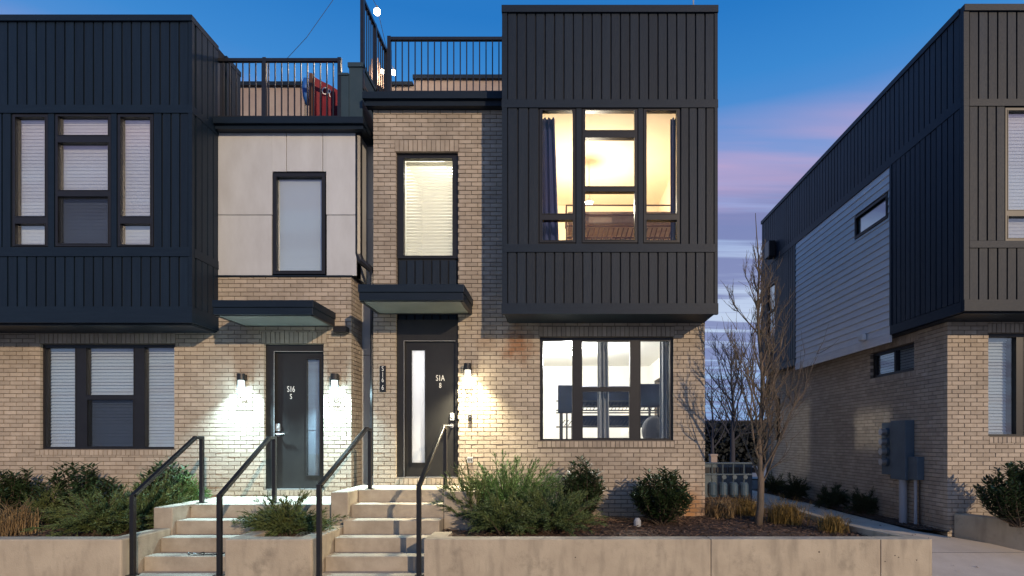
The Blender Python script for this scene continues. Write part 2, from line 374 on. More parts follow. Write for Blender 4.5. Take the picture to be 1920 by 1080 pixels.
def brick_list(u0, u1, z0, z1, holes, courses=(), zbase=-1.4):
    """stretcher bond rectangles round the holes, and rows of bricks on end (soldiers, sills) given as (u0,u1,z0,z1)"""
    out = []
    cut = [(h[0] + .002, h[1] - .002, h[2] + .002, h[3] - .002) for h in holes] + list(courses)
    k = int((z0 - zbase) / CH); z = zbase + k * CH
    while z < z1:
        x = u0 - (CW / 2 if k % 2 else 0) - CW * .13
        while x < u1:
            r = [(max(x + JT / 2, u0), min(x + CW - JT / 2, u1), max(z + JT / 2, z0), min(z + CH - JT / 2, z1))]
            for h in cut:
                r = [q for p in r for q in minus(p, h)]
            out += [q for q in r if q[1] - q[0] > .018 and q[3] - q[2] > .014]
            x += CW
        z += CH; k += 1
    for (a, b, c, d) in courses:
        n = max(1, round((b - a) / .0675)); s = (b - a) / n
        for i in range(n): out.append((a + i * s + JT / 2, a + (i + 1) * s - JT / 2, c + JT / 2, d - JT / 2))
    return out
def lay_bricks(house, faces, limit=300):
    """faces: (mapping, rect list). The nearest whole bricks become parts of their own; the rest one mass part"""
    al = []
    for mp, rects in faces:
        for r in rects:
            c = mp((r[0] + r[1]) / 2, 0, (r[2] + r[3]) / 2)
            px = 1045 + 1075 * c[0] / c[1]; py = 825 - 1075 * c[2] / c[1]
            inside = 5 < px < 1915 and 5 < py < 935
            big = (r[1] - r[0]) * (r[3] - r[2])
            al.append(((0 if inside and big > .0095 else 1), Vector(c).length, mp, r))
    al.sort(key=lambda q: (q[0], q[1]))
    mass = MB()
    for i, (k, d, mp, r) in enumerate(al):
        pr = rnd.uniform(-.004, .001); box = (r[0] + rnd.uniform(0, .002), r[1] - rnd.uniform(0, .002), pr, .09, r[2] + rnd.uniform(0, .0015), r[3] - rnd.uniform(0, .0015))
        if i < limit and k == 0: piece('brick', M['brick'], house, box, mp, .004)
        else:
            mass.mp = mp; mass.box(*box); mass.mp = None
    mass.build('brickwork', M['brick'], house, kind='stuff')
def siding_row(house, mp, u0, u1, z0, z1, holes=(), pitch=.131, gap=.021, name='siding_board', th=.022):
    n = max(1, round((u1 - u0) / pitch)); s = (u1 - u0) / n
    for i in range(n):
        rs = [(u0 + i * s + gap / 2, u0 + (i + 1) * s - gap / 2, z0, z1)]
        for h in holes: rs = [q for p in rs for q in minus(p, h)]
        for r in rs:
            if r[1] - r[0] > .02 and r[3] - r[2] > .02: piece(name, M['siding'], house, (r[0], r[1], -th, .004, r[2], r[3]), mp, .0022)
def window(house, mp, out, panes, d0=.03, d1=.11, glassm='glass', blind=None, shade=None, frame_m='frame', part='window'):
    """out: outer rect, panes: rects. The frame is the part's own mesh; panes and blinds are its sub-parts"""
    b = MB(mp)
    for (a, c, e, f) in cells(*out, panes): b.box(a, c, d0, d1, e, f)
    for p in panes:                                             # thin stop bead round each pane
        t = .010
        for q in cells(p[0] - t, p[1] + t, p[2] - t, p[3] + t, [p]): b.box(q[0], q[1], d0 - .006, d0 + .004, q[2], q[3])
    w = b.build(part, M[frame_m], house)
    for p in panes:
        quick('pane', M[glassm], w, (p[0] - .004, p[1] + .004, (d0 + d1) / 2, (d0 + d1) / 2 + .006, p[2] - .004, p[3] + .004), mp=mp)
    if shade:
        for (a, c, e, f) in shade[0]: quick('roller_shade', shade[1], w, (a, c, shade[2], shade[2] + .004, e, f), mp=mp)
    if blind:
        rects, m, dd = blind
        for (a, c, e, f) in rects:
            s = MB(mp); z = f - .05
            s.box(a, c, dd - .02, dd + .03, f - .045, f)
            ang = math.radians(rnd.uniform(61, 64) if dd > .12 else 80); hw = .0265
            while z > e + .03:
                dy, dz = hw * math.cos(ang), hw * math.sin(ang)
                jit = rnd.uniform(-.0015, .0015)
                n = [s.vert(p) for p in ((a, dd + dy, z + dz), (c, dd + dy, z + dz + jit), (c, dd - dy, z - dz + jit), (a, dd - dy, z - dz))]
                s.f.append(n)
                z -= .049
            s.box(a, c, dd - .012, dd + .012, e, e + .022)
            s.build('blind', m, w, fix=False)
    return w
def text(body, name, size, x, y, z, m, parent):
    c = bpy.data.curves.new(name, 'FONT'); c.body = body; c.size = size; c.extrude = .003; c.align_x = 'CENTER'; c.align_y = 'CENTER'
    c.materials.append(m)
    tmp = bpy.data.objects.new(name + '_outline', c); COL.objects.link(tmp)
    me = bpy.data.meshes.new_from_object(tmp.evaluated_get(bpy.context.evaluated_depsgraph_get())); bpy.data.objects.remove(tmp)
    if not me.materials: me.materials.append(m)
    o = bpy.data.objects.new(name, me); COL.objects.link(o); o.rotation_euler = (math.pi / 2, 0, 0); o.parent = parent; o.scale = (.66, 1, 1)
    o.location = Vector((x, y, z + H)) - chain_loc(parent); return o
def lamp(kind, name, loc, power, colour, parent, size=.05, spot=None):
    l = bpy.data.lights.new(name, kind); l.energy = power; l.color = colour; l.shadow_soft_size = size
    o = bpy.data.objects.new(name, l); COL.objects.link(o); o.parent = parent
    o.location = Vector((loc[0], loc[1], loc[2] + H)) - chain_loc(parent)
    if spot: l.spot_size = math.radians(spot); l.spot_blend = 1.0
    return o
def PX(p, Y): return (p - 1045) * Y / 1075.0       # survey: sight line to distance across and up, at a known depth
def PZ(p, Y): return (825 - p) * Y / 1075.0
def PR(a, b, t, u, Y): return (PX(a, Y), PX(b, Y), PZ(u, Y), PZ(t, Y))

# ------------------------------------------------------------------ ground, path, beds
g = MB()
prof = [(-60, -1.9), (6.2, -1.9), (6.36, -1.88), (7.8, -1.55), (8.8, -1.42), (40, -1.42), (900, -1.42)]
xs = [-600, -60, -12, -5, 0, 4, 8, 14, 60, 600]
for (ya, za), (yb, zb) in zip(prof, prof[1:]):
    for xa, xb in zip(xs, xs[1:]): g.face([(xa, ya, za), (xb, ya, za), (xb, yb, zb), (xa, yb, zb)])
g.build('ground', M['earth'], kind='structure')
s = MB(); s.face([(-40, -14, -1.895), (40, -14, -1.895), (40, 6.2, -1.895), (-40, 6.2, -1.895)]); s.build('sidewalk', M['street'], kind='structure')
p = MB()
pl = [(4.2, 5.9, -1.88), (4.25, 6.36, -1.86), (3.95, 7.0, -1.70), (3.80, 7.8, -1.53), (3.80, 8.8, -1.395), (4.0, 11, -1.385), (4.3, 13, -1.38), (4.7, 16, -1.375), (4.7, 22, -1.37)]
pr_ = [(9.5, 5.9, -1.88), (9.2, 6.36, -1.86), (7.2, 7.0, -1.70), (6.6, 7.8, -1.53), (5.5, 8.8, -1.395), (5.45, 11, -1.385), (5.5, 13, -1.38), (5.3, 16, -1.375), (5.3, 22, -1.37)]
for i in range(len(pl) - 1):
    A_, B_, C_, D_ = (Vector(q) for q in (pl[i], pr_[i], pr_[i + 1], pl[i + 1])); k = .008 / max(.1, D_.y - A_.y)
    p.face([A_, B_, B_.lerp(C_, 1 - k), A_.lerp(D_, 1 - k)])
p.build('path', M['path'], kind='structure')
p = MB(); p.face([(-14, 20.5, -1.385), (40, 20.5, -1.385), (40, 30, -1.385), (-14, 30, -1.385)]); p.build('parking_lot', M['street'], kind='structure')

def bed(name, poly, zf, n=26):
    xs_ = [q[0] for q in poly]; ys_ = [q[1] for q in poly]
    x0, x1, y0, y1 = min(xs_), max(xs_), min(ys_), max(ys_)
    def inside(x, y):
        c = False
        for i in range(len(poly)):
            (ax, ay), (bx, by) = poly[i], poly[i - 1]
            if (ay > y) != (by > y) and x < (bx - ax) * (y - ay) / (by - ay) + ax: c = not c
        return c
    def hz(x, y): return zf(x, y) + .022 * noise.noise(Vector((x * 3.1, y * 3.1, 0))) + .012 * noise.noise(Vector((x * 11, y * 11, 4)))
    b = MB(); st = .09; nx, ny = int((x1 - x0) / st) + 1, int((y1 - y0) / st) + 1
    idx = {}
    for i in range(nx + 1):
        for j in range(ny + 1):
            idx[i, j] = b.vert((x0 + (x1 - x0) * i / nx, y0 + (y1 - y0) * j / ny, hz(x0 + (x1 - x0) * i / nx, y0 + (y1 - y0) * j / ny)))
    for i in range(nx):
        for j in range(ny):
            if inside(x0 + (x1 - x0) * (i + .5) / nx, y0 + (y1 - y0) * (j + .5) / ny): b.f.append([idx[i, j], idx[i + 1, j], idx[i + 1, j + 1], idx[i, j + 1]])
    b.build(name, M['mulch'], kind='structure', smooth=True, fix=False)
    c = MB(); area = (x1 - x0) * (y1 - y0)
    for _ in range(int(area * 420)):
        x, y = rnd.uniform(x0, x1), rnd.uniform(y0, y1)
        if not inside(x, y): continue
        z = hz(x, y) + rnd.uniform(.002, .016); a = rnd.uniform(0, math.pi); l, w = rnd.uniform(.012, .045), rnd.uniform(.004, .011)
        ax = Vector((math.cos(a) * l, math.sin(a) * l, rnd.uniform(-.3, .3) * l)); bx = Vector((-math.sin(a) * w, math.cos(a) * w, rnd.uniform(-.4, .4) * w)); o = Vector((x, y, z)); up = Vector((0, 0, .006))
        q = [c.vert(o + v) for v in (-ax - bx, ax - bx, ax + bx, -ax + bx)]; t = c.vert(o + up)
        for k in range(4): c.f.append([q[k], q[(k + 1) % 4], t])
    tag(c.build('mulch_chips', M['chip'], fix=False), 'shredded brown bark chips strewn over the planting bed', 'mulch', kind='stuff')
def slope(x, y): return -1.20 + .04 * min(max((y - 6.5) / 2, 0), 1.2)
bed('mulch_bed', [(-9.2, 6.5), (-5.0, 6.5), (-5.0, 8.62), (-9.2, 8.62)], slope)
bed('mulch_bed', [(-3.66, 6.5), (-2.75, 6.5), (-2.75, 7.6), (-3.66, 7.6)], slope)
bed('mulch_bed', [(-1.46, 6.5), (4.05, 6.5), (3.78, 7.3), (3.72, 9.4), (3.9, 12.5), (2.25, 12.5), (2.25, 8.62), (-1.46, 8.62)], lambda x, y: slope(x, y) - .1 * max(0, min(1, (y - 8.6) / 2)))
bed('mulch_bed', [(5.49, 8.8), (5.87, 8.5), (5.87, 15.9), (5.40, 15.9)], lambda x, y: -1.37)
bed('mulch_bed', [(6.0, 8.62), (6.5, 7.9), (7.5, 6.6), (9.6, 6.6), (9.6, 8.62)], lambda x, y: -1.17)

# ------------------------------------------------------------------ townhouse in the middle
def house_shell(house, x0, x1, y0, y1, z0, z1, m):
    quick('rear_wall', m, house, (x0, x1, y1 - .15, y1, z0, z1))
B = thing('townhouse', (0, W, -1.4), 'brick townhouse with lit rooms behind its windows and a dark bay over its lower window', 'townhouse', 'modern brick townhouses')
fB = front(W); fF = front(FB)
BX0, BX1 = -2.76, 2.215
lowwin = PR(1012, 1263, 632, 826, W)
doorB = PR(742, 859, 598, 896, W)
upwin = PR(742, 858, 285, 598, W)
upopen = (upwin[0], upwin[1], PZ(590, W), upwin[3])
holesB = [lowwin, (doorB[0], doorB[1], doorB[2], upwin[3])]
SIDE_B = lambda u, d, z: (BX1 - d, u, z)
sideholes = [(9.95, 10.38, .84, 1.12), (10.95, 11.85, .45, 1.22)]
solB = [(PX(1010, W), PX(1265, W), PZ(631, W), PZ(612, W)), (PX(740, W), PX(860, W), PZ(284, W), PZ(262, W)),]
sillB = [(PX(1008, W), PX(1265, W), PZ(839, W), PZ(827, W)), (PX(740, W), PX(860, W), PZ(909, W), PZ(897, W))]
topB = 5.03
core = MB(fB)
for c in cells(BX0 + .008, BX1 - .008, -1.45, topB, holesB + [(-.62, 2.12, 1.86, topB)]): core.box(c[0], c[1], .008, .20, c[2], c[3])
core.mp = SIDE_B
for c in cells(W + .20, 16.0, -1.45, 1.76, sideholes): core.box(c[0], c[1], .008, .20, c[2], c[3])
core.build('wall', M['mortar'], B)
rB = brick_list(BX0, BX1, -1.42, topB, holesB + [(-.70, 2.3, 1.80, 6)], solB + sillB)
rBs = brick_list(W + .09, 16.0, -1.42, 1.74, sideholes)
lay_bricks(B, [(fB, rB), (SIDE_B, rBs)])
quick('wall', M['mortar'], B, (BX0 - .002, BX0 + .2, W + .203, 16, -1.45, topB))                       # party wall
quick('rear_wall', M['mortar'], B, (BX0, BX1, 16, 16.2, -1.45, 6.0))
# bay
bx0, bx1, bz0, bz1 = -.744, 2.205, 1.763, 6.03
wl = [PR(1012, 1079, 203, 455, FB), PR(1092, 1195, 203, 455, FB), PR(1207, 1274, 203, 455, FB)]
bay = MB()
for c in cells(bx0, bx1, bz0, bz1, wl): bay.box(c[0], c[1], FB + .0, FB + .10, c[2], c[3])
bay.box(bx0, bx0 + .10, FB + .10, 16.0, bz0, bz1); bay.box(bx1 - .10, bx1, FB + .10, 16.0, bz0, bz1)
bay.box(bx0 + .10, bx1 - .10, FB + .10, W + .19, bz0, bz0 + .06); bay.box(bx0 + .10, bx1 - .10, W + .19, 16.0, bz0, bz0 + .06)
bay.box(bx0 + .10, bx1 - .10, FB + .10, 16.0, bz1 - .5, bz1 - .35)
bay.build('bay', M['siding_back'], B)
zt = lambda p: PZ(p, FB)
siding_row(B, fF, bx0 + .05, bx1 - .02, zt(189), zt(27))
siding_row(B, fF, bx0 + .05, wl[0][0] - .01, zt(459), zt(204))
siding_row(B, fF, wl[2][1] + .01, bx1 - .02, zt(459), zt(204))
siding_row(B, fF, bx0 + .05, bx1 - .02, zt(570), zt(474))
BS = lambda u, d, z: (bx1 - d, u, z)
siding_row(B, BS, FB + .05, 16, zt(189), zt(27)); siding_row(B, BS, FB + .05, 16, zt(570), zt(204))
BL = lambda u, d, z: (bx0 + d, u, z)
siding_row(B, BL, FB + .04, W - .01, zt(570), zt(27))
for q in ((bx0 - .03, bx1 + .03, -.035, .02, zt(204), zt(189)), (bx0 - .005, bx1 + .005, -.037, .02, zt(474), zt(459)), (bx0 - .03, bx1 + .03, -.045, .02, zt(590), zt(570)),
          (bx0 - .03, bx1 + .03, -.05, .05, zt(27), zt(14)), (bx0 - .025, bx0 + .045, -.033, .02, zt(570), zt(204)), (bx1 - .02, bx1 + .025, -.033, .02, zt(570), zt(204)),
          (bx0 - .025, bx0 + .045, -.031, .02, zt(189), zt(27)), (bx1 - .02, bx1 + .025, -.031, .02, zt(189), zt(27))):
    quick('trim_board', M['trim'], B, q, mp=fF)
for a, b in ((1080, 1091), (1196, 1206)): quick('trim_board', M['trim'], B, (PX(a, FB) + .004, PX(b, FB) - .004, -.02, .02, zt(459) + .003, zt(204) - .003), mp=fF)
quick('trim_board', M['trim'], B, (bx0 + .02, bx1 - .02, FB + .02, W - .01, bz0 - .012, bz0 - .002))      # soffit
for rct, rows in ((wl[0], ((208, 401), (413, 451))), (wl[1], ((208, 245), (259, 350), (360, 450))), (wl[2], ((208, 401), (413, 451)))):
    i = 5.2 * FB / 1075
    window(B, fF, rct, [(rct[0] + i, rct[1] - i, zt(b), zt(a)) for a, b in rows], -.012, .07)
# lower window
lp = [PR(1018, 1073, 638, 823, W), PR(1092, 1182, 639, 725, W), PR(1093, 1181, 733, 821, W), PR(1202, 1257, 638, 822, W)]
window(B, fB, lowwin, lp, .05, .13)
# stair window over the door
sw = PR(742, 858, 285, 482, W)
window(B, fB, sw, [PR(755, 847, 293, 477, W)], .06, .15, blind=([PR(755, 847, 293, 476, W)], M['blind_lit'], .20))
quick('spandrel', M['siding_back'], B, (sw[0], sw[1], .085, .16, doorB[3] - .01, sw[2]), mp=fB)
siding_row(B, front(W + .085), sw[0] + .02, sw[1] - .02, doorB[3], sw[2] - .03, pitch=.13)
# door
def door(house, mp, out, leaf, strip, handle, deadbolt, hinge_side):
    b = MB(mp)
    for c in cells(*out, [leaf]): b.box(c[0], c[1], .05, .17, c[2], c[3])
    fr = b.build('door_frame', M['door'], house)
    d = MB(mp)
    for c in cells(leaf[0] + .004, leaf[1] - .004, leaf[2] + .008, leaf[3] - .004, [strip]): d.box(c[0], c[1], .10, .145, c[2], c[3])
    t = .016
    for c in cells(strip[0] - t, strip[1] + t, strip[2] - t, strip[3] + t, [strip]): d.box(c[0], c[1], .088, .103, c[2], c[3])
    dr = d.build('door', M['door'], house)
    wth = .006
    quick('weather_strip', M['pvc'], fr, (leaf[0] - .003, leaf[0] + .003, .045, .05, leaf[2], leaf[3]), (leaf[0] - .003, leaf[1], .0455, .05, leaf[3] - .003, leaf[3] + .003), mp=mp)
    quick('threshold', M['steel'], fr, (out[0], out[1], .02, .16, out[2] - .012, out[2] + .008), mp=mp)
    h = MB(); x, z = handle
    Y0 = mp(0, .10, 0)[1]
    h.tube([(x, Y0, z), (x, Y0 - .055, z)], .012, 8); h.tube([(x + .01 * hinge_side, Y0 - .055, z), (x - .12 * hinge_side, Y0 - .06, z + .004)], [.011, .009], 8)
    h.tube([(x, Y0, z), (x, Y0 - .012, z)], .032, 14)
    h.build('handle', M['steel'], dr, smooth=False)
    k = MB(); x, z = deadbolt; k.box(x - .03, x + .03, Y0 - .03, Y0, z - .055, z + .055); k.tube([(x, Y0 - .03, z), (x, Y0 - .038, z)], .02, 12)
    k.build('keypad', M['pvc'], dr, bevel=.008)
    return dr
leafB = PR(756, 853, 638, 895, W)
dB = door(B, fB, doorB, leafB, PR(769, 794, 655, 868, W), (PX(845, W), PZ(798, W)), (PX(846, W), PZ(781, W)), 1)
quick('pane', M['frosted'], dB, (PX(768, W), PX(795, W), .118, .126, PZ(869, W), PZ(654, W)), mp=fB)
text('S1A', 'numerals', .125, PX(823, W), W + .097, PZ(708, W), M['white'], dB)
text('8', 'numerals', .11, PX(823, W), W + .097, PZ(722, W), M['white'], dB)
# canopy
def canopy(house, x0, x1, y0, y1, z0, z1):
    c = MB(); c.box(x0, x1, y0, y1, (z0 + z1) / 2, z1); c.box(x0 + .012, x1 - .012, y0 + .012, y1, z0, (z0 + z1) / 2 - .002)
    cn = c.build('canopy', M['trim'], house, bevel=.006)
    quick('soffit', M['soffit'], cn, (x0 + .06, x1 - .06, y0 + .06, y1 - .06, z0 - .010, z0 - .003))
    quick('soffit_trim', M['frame'], cn, (x0 + .012, x0 + .05, y0 + .05, y1, z0 - .013, z0 - .002), (x1 - .05, x1 - .012, y0 + .05, y1, z0 - .013, z0 - .002),
          (x0 + .05, x1 - .05, y1 - .05, y1, z0 - .013, z0 - .002))
    return cn
canopy(B, -2.70, -1.263, 7.76, W - .008, 1.895, 2.11)
# fascia, roof deck
quick('fascia', M['trim'], B, (-2.84, bx0 - .03, W - .12, W - .005, 4.945, 5.025), (-2.84, bx0 - .03, W - .004, W + .25, topB + .002, topB + .10), (-2.87, bx0 - .03, W - .17, W - .002, 5.027, 5.125))
quick('roof', M['roof'], B, (BX0, bx0, W + .25, 16, 5.05, 5.2), (bx0 + .1, bx1 - .1, W + .19, 16, 5.35, 5.5))
quick('parapet', M['parapet'], B, (PX(776, 11.2), bx0 - .01, 11.2, 11.4, 5.2, PZ(150, 11.2)), (PX(690, 11.2), PX(776, 11.2) - .004, 11.2, 11.4, 5.2, PZ(162, 11.2)))
quick('coping', M['trim'], B, (PX(775, 11.2), bx0 - .01, 11.14, 11.46, PZ(150, 11.2), PZ(143, 11.2)), (PX(690, 11.2), PX(775, 11.2) - .004, 11.14, 11.46, PZ(162, 11.2), PZ(156, 11.2)))
# rooms
r1 = MB()
r1.box(-.72, 1.99, W + .2, 12.4, -.68, -.56); r1.box(-.72, 1.99, W + .2, 12.4, 1.60, 1.70); r1.box(-.72, 1.99, 12.4, 12.5, -.56, 1.6); r1.box(-.72, -.62, W + .203, 12.4, -.56, 1.6)
r1.mp = lambda u, d, z: (1.99 + d, u, z)
for c in cells(W + .2, 12.4, -.56, 1.6, sideholes): r1.box(c[0], c[1], 0, .02, c[2], c[3])
r1.build('lower_room', M['room'], B)
r2 = MB()
r2.box(-.63, 2.09, FB + .11, 11.6, 1.84, 1.92); r2.box(-.63, 2.09, FB + .11, 11.6, 4.74, 4.84); r2.box(-.63, 2.09, 11.6, 11.7, 1.92, 4.74); r2.box(-.64, -.58, FB + .11, 11.6, 1.92, 4.74); r2.box(2.04, 2.10, FB + .11, 11.6, 1.92, 4.74)
r2.build('upper_room', M['room_warm'], B)
r3 = MB()
r3.box(-2.55, -1.0, W + .21, 10.6, -.66, -.58); r3.box(-2.55, -1.0, W + .21, 10.6, 4.6, 4.7); r3.box(-2.55, -1.0, 10.6, 10.7, -.58, 4.6); r3.box(-2.56, -2.5, W + .21, 10.6, -.58, 4.6); r3.box(-1.0, -.94, W + .21, 10.6, -.58, 4.6)
r3.build('stair_hall', M['room'], B)

def ceiling_lamp(x, y, z, power, colour, label, drop=.0, r=.09):
    t = thing('ceiling_lamp', (x, y, z), label, 'lamp')
    b = MB(); b.tube([(x, y, z + .06), (x, y, z + .02)], [r * .9, r], 16)
    if drop: b.tube([(x, y, z + .06), (x, y, z + drop)], .008, 6)
    b.build('fitting', M['white'], t)
    b = MB(); b.ball((x, y, z), r * .85, 12, 8, (1, 1, .55)); b.build('diffuser', M['ceiling_lamp'], t, smooth=True)
    lamp('POINT', 'glow', (x, y, z - .12), power, colour, t, .07)
    return t
ceiling_lamp(.255, 9.9, 1.50, 270, (1, .97, .90), 'flush white ceiling lamp lit in the lower room beside the window post', 0)
ceiling_lamp(.54, 9.75, 4.02, 165, (1, .88, .68), 'hanging bare lamp lit over the upper bunk', .75, .07)
ceiling_lamp(-1.75, 9.5, 4.45, 34, (1, .93, .78), 'ceiling lamp lit in the stair hall above the blind', 0)
lamp('POINT', 'glow', (-1.75, 9.6, 1.2), 30, (.95, .96, 1), bpy.data.objects['ceiling_lamp.002'], .08)  # added light with no fixture of its own, brightens the frosted door strip

def curtain(name, x0, x1, y, z0, z1, m, label, group, taper=0, waves=5):
    b = MB(); n = 48; rows = []
    for j in range(7):
        f = j / 6; row = []
        for i in range(n + 1):
            t = i / n; xx = x0 + (x1 - x0 + taper * (1 - f)) * t
            row.append(b.vert((xx, y + .028 * math.sin(t * waves * 2 * math.pi + .4 * f) + .008 * math.sin(t * 31 + f * 2), z0 + (z1 - z0) * f)))
        rows.append(row)
    for A, C in zip(rows, rows[1:]):
        for i in range(n): b.f.append([A[i], A[i + 1], C[i + 1], C[i]])
    o = b.build(name, m, None, ((x0 + x1) / 2, y, z0), smooth=True, fix=False)
    so = o.modifiers.new('cloth', 'SOLIDIFY'); so.thickness = .006
    return tag(o, label, 'curtain', group)
cy = 8.28
curtain('curtain', PX(1016, cy), PX(1040, cy), cy, 1.95, PZ(222, cy), M['curtain_blue'], 'dark blue curtain flaring out in the narrow side pane with the bunk ladder', 'blue curtains', .09, 3)
curtain('curtain', PX(1258, cy), PX(1270, cy), cy, 1.95, PZ(222, cy), M['curtain_blue'], 'slim straight dark blue curtain at the amber wall of the upper room', 'blue curtains', 0, 2)
cy = 8.92
curtain('curtain', PX(1121, cy), PX(1140, cy), cy, -.55, 1.57, M['curtain_grey'], 'grey curtain gathered in the middle of the lower window', 'grey curtains', .03, 3)
curtain('curtain', PX(1238, cy), PX(1257, cy), cy, -.55, 1.57, M['curtain_grey'], 'grey curtain drawn to the pillow end of the lower bunk room', 'grey curtains', .02, 3)

# bunk bed below
bb = thing('bunk_bed', (.9, 10.2, -.56), 'black metal bunk bed with navy bedding seen through the lower window', 'bunk bed')
y0_, y1_ = 9.7, 10.7; bxa, bxb = .06, 1.88
q = MB()
for x in (bxa + .02, bxa + .10, bxa + .19, bxa + .27): q.bar((x, y0_, -.56), (x, y0_, .78), .028)
for x in (bxb - .32, bxb - .02): q.bar((x, y0_, -.56), (x, y0_, .6), .035)
for x in (bxa, bxb): q.bar((x, y1_, -.56), (x, y1_, .9), .04)
q.build('post', M['bed_metal'], bb)
q = MB()
for z in (.66, .50, .46, .22): q.bar((bxa - .08, y0_, z), (bxb, y0_, z), .022)
for z, hh in ((.50, .15), (.24, .10)):
    for i in range(30):
        x = bxa + (bxb - bxa) * i / 30; q.bar((x, y0_, z), (x + .07, y0_, z + hh), .012)
q.build('side_rail', M['bed_metal'], bb)
q = MB(); q.box(bxa, bxb, y0_ + .03, y1_, .60, .92); q.build('mattress', M['bedding'], bb, bevel=.06)
q = MB(); q.box(bxa - .05, bxa + .3, y0_ - .03, y0_ + .02, .45, .93); q.box(bxa + 1.3, bxb - .05, y0_ - .03, y0_ + .015, .56, .95); q.box(bxa + .35, bxb, y0_ + .05, y1_ - .1, .25, .42); q.build('blanket', M['bedding'], bb, bevel=.02)
q = MB(); q.ball((PX(1226, 9.2), 9.2, PZ(808, 9.2)), .22, 14, 10, (.9, .45, 1.1)); tag(q.build('cushion', M['cushion'], None, (PX(1226, 9.2), 9.2, PZ(830, 9.2)), smooth=True), 'dark dotted cushion propped at the foot of the grey curtain', 'cushion')
# bunk above
ub = thing('bunk_bed', (.9, 9.6, 1.92), 'brown metal bunk with slats seen from below in the amber upper room', 'bunk bed')
q = MB(); ya, yb = 9.3, 10.3; xa, xb = PX(1062, 9.3), 2.02
for z in (PZ(385, ya), PZ(403, ya), PZ(424, ya)): q.bar((xa, ya, z), (xb, ya, z), .018)
for x in (xa, xa + .02 + (xb - xa) * .62): q.bar((x, ya, 1.92), (x, ya, PZ(385, ya)), .022)
q.tube([(xa, ya, PZ(385, ya)), (xa, ya + .25, PZ(378, ya)), (xa, yb, PZ(385, ya))], .012, 6)
q.build('guard_rail', M['bed_brown'], ub)
q = MB(); q.box(xa + .02, xb, ya + .03, yb, PZ(418, ya), PZ(394, ya)); q.build('mattress', M['mattress'], ub, bevel=.03)
q = MB()
for i in range(22):
    x = xa + .1 + i * .078; q.bar((x + .05, ya + .02, PZ(427, ya)), (x - .02, ya + .02, PZ(455, ya)), .016)
q.bar((xa, ya + .02, PZ(445, ya)), (xb, ya + .02, PZ(445, ya)), .02)
q.build('slat', M['bed_brown'], ub)

# ------------------------------------------------------------------ townhouse on the left
A = thing('townhouse', (-6, W, -1.4), 'brick townhouse with pale cement panels over its door and white blinds drawn', 'townhouse', 'modern brick townhouses')
AX0, AX1 = -9.4, -3.09
awin = PR(75, 327, 645, 842, W); adoor = PR(495, 607, 645, 918, W)
panwin = PR(512, 610, 325, 514, W)
a_top = PZ(518, W)
solA = [(PX(66, W), PX(329, W), PZ(644, W), PZ(625, W)), (PX(490, W), PX(612, W), PZ(644, W), PZ(622, W))]
sillA = [(PX(66, W), PX(329, W), PZ(854, W), PZ(843, W)), (PX(493, W), PX(609, W), PZ(930, W), PZ(919, W))]
core = MB(fB)
for c in cells(AX0, AX1 - .008, -1.45, a_top - .002, [awin, adoor]): core.box(c[0], c[1], .008, .20, c[2], c[3])
core.box(AX1 - .2, AX1 - .008, .20, .48, -1.45, a_top - .002)
core.build('wall', M['mortar'], A)
ASR = lambda u, d, z: (AX1 - d, u, z)
rA = brick_list(AX0, AX1 - .0, -1.42, a_top - .012, [awin, adoor], solA + sillA)
rAs = brick_list(W + .093, W + .48, -1.42, a_top - .012, [])
lay_bricks(A, [(fB, rA), (ASR, rAs)])
quick('coping', M['trim'], A, (-5.3, AX1 + .02, -.03, .10, a_top - .010, a_top + .008), mp=fB)
# cement panels
pz0, pz1 = a_top + .010, PZ(243, W)
px0, px1 = -5.25, PX(668, W)
back = MB(front(W + .02))
for c in cells(px0, px1, pz0, pz1 + .2, [panwin]): back.box(c[0], c[1], .012, .18, c[2], c[3])
back.build('wall', M['siding_back'], A)
sx1, sx2, sz = PX(537, W), PX(605, W), PZ(403, W)
gp = .005
pans = [(px0, sx1 - gp, sz + gp, pz1), (sx1 + gp, sx2 - gp, panwin[3] + .03, pz1), (sx2 + gp, px1, sz + gp, pz1),
        (px0, panwin[0] - .02, pz0, sz - gp), (panwin[1] + .02, px1, pz0, sz - gp)]
for r in pans:
    for q in minus(r, (panwin[0] - .012, panwin[1] + .012, panwin[2] - .1, panwin[3] + .028)):
        if q[1] - q[0] > .03 and q[3] - q[2] > .03: quick('cement_panel', M['panel'], A, (q[0], q[1], 0, .03, q[2], q[3]), mp=fB, bevel=.003)
strip_seams = [-1.45, PZ(663, 8.92), PZ(403, 8.92), PZ(243, W)]
for a, b in zip(strip_seams, strip_seams[1:]): quick('cement_panel', M['panel'], A, (AX1 - .30, BX0 + .02, 9.10, 9.14, a + .004, b - .004))
quick('cement_panel', M['panel'], A, (px1 - .03, px1, W + .032, 9.09, pz0, pz1))
window(A, fB, panwin, [PR(519, 604, 332, 508, W)], -.012, .09, 'glass_coated', shade=([PR(517, 606, 331, 509, W)], M['blind'], .075))
# fascia and downspout
quick('fascia', M['trim'], A, (-5.06, PX(686, W), W - .12, W - .005, pz1 - .055, pz1 + .005), (-5.06, PX(686, W), W - .004, W + .25, pz1 + .003, pz1 + .09), (-5.06, PX(688, W), W - .17, W - .002, pz1 + .007, pz1 + .10))
ds = MB(); yd = W + .10
ds.tube([(PX(675, yd), yd - .06, PZ(243, yd)), (PX(675, yd), yd - .06, PZ(480, yd)), (PX(679, yd), yd - .06, PZ(492, yd)), (PX(697, yd), yd, PZ(507, yd)), (PX(699, yd), yd, PZ(518, yd)), (PX(699, yd), yd, PZ(892, yd))], [.055, .055, .055, .045, .042, .042], 8)
ds.build('downspout', M['black'], A)
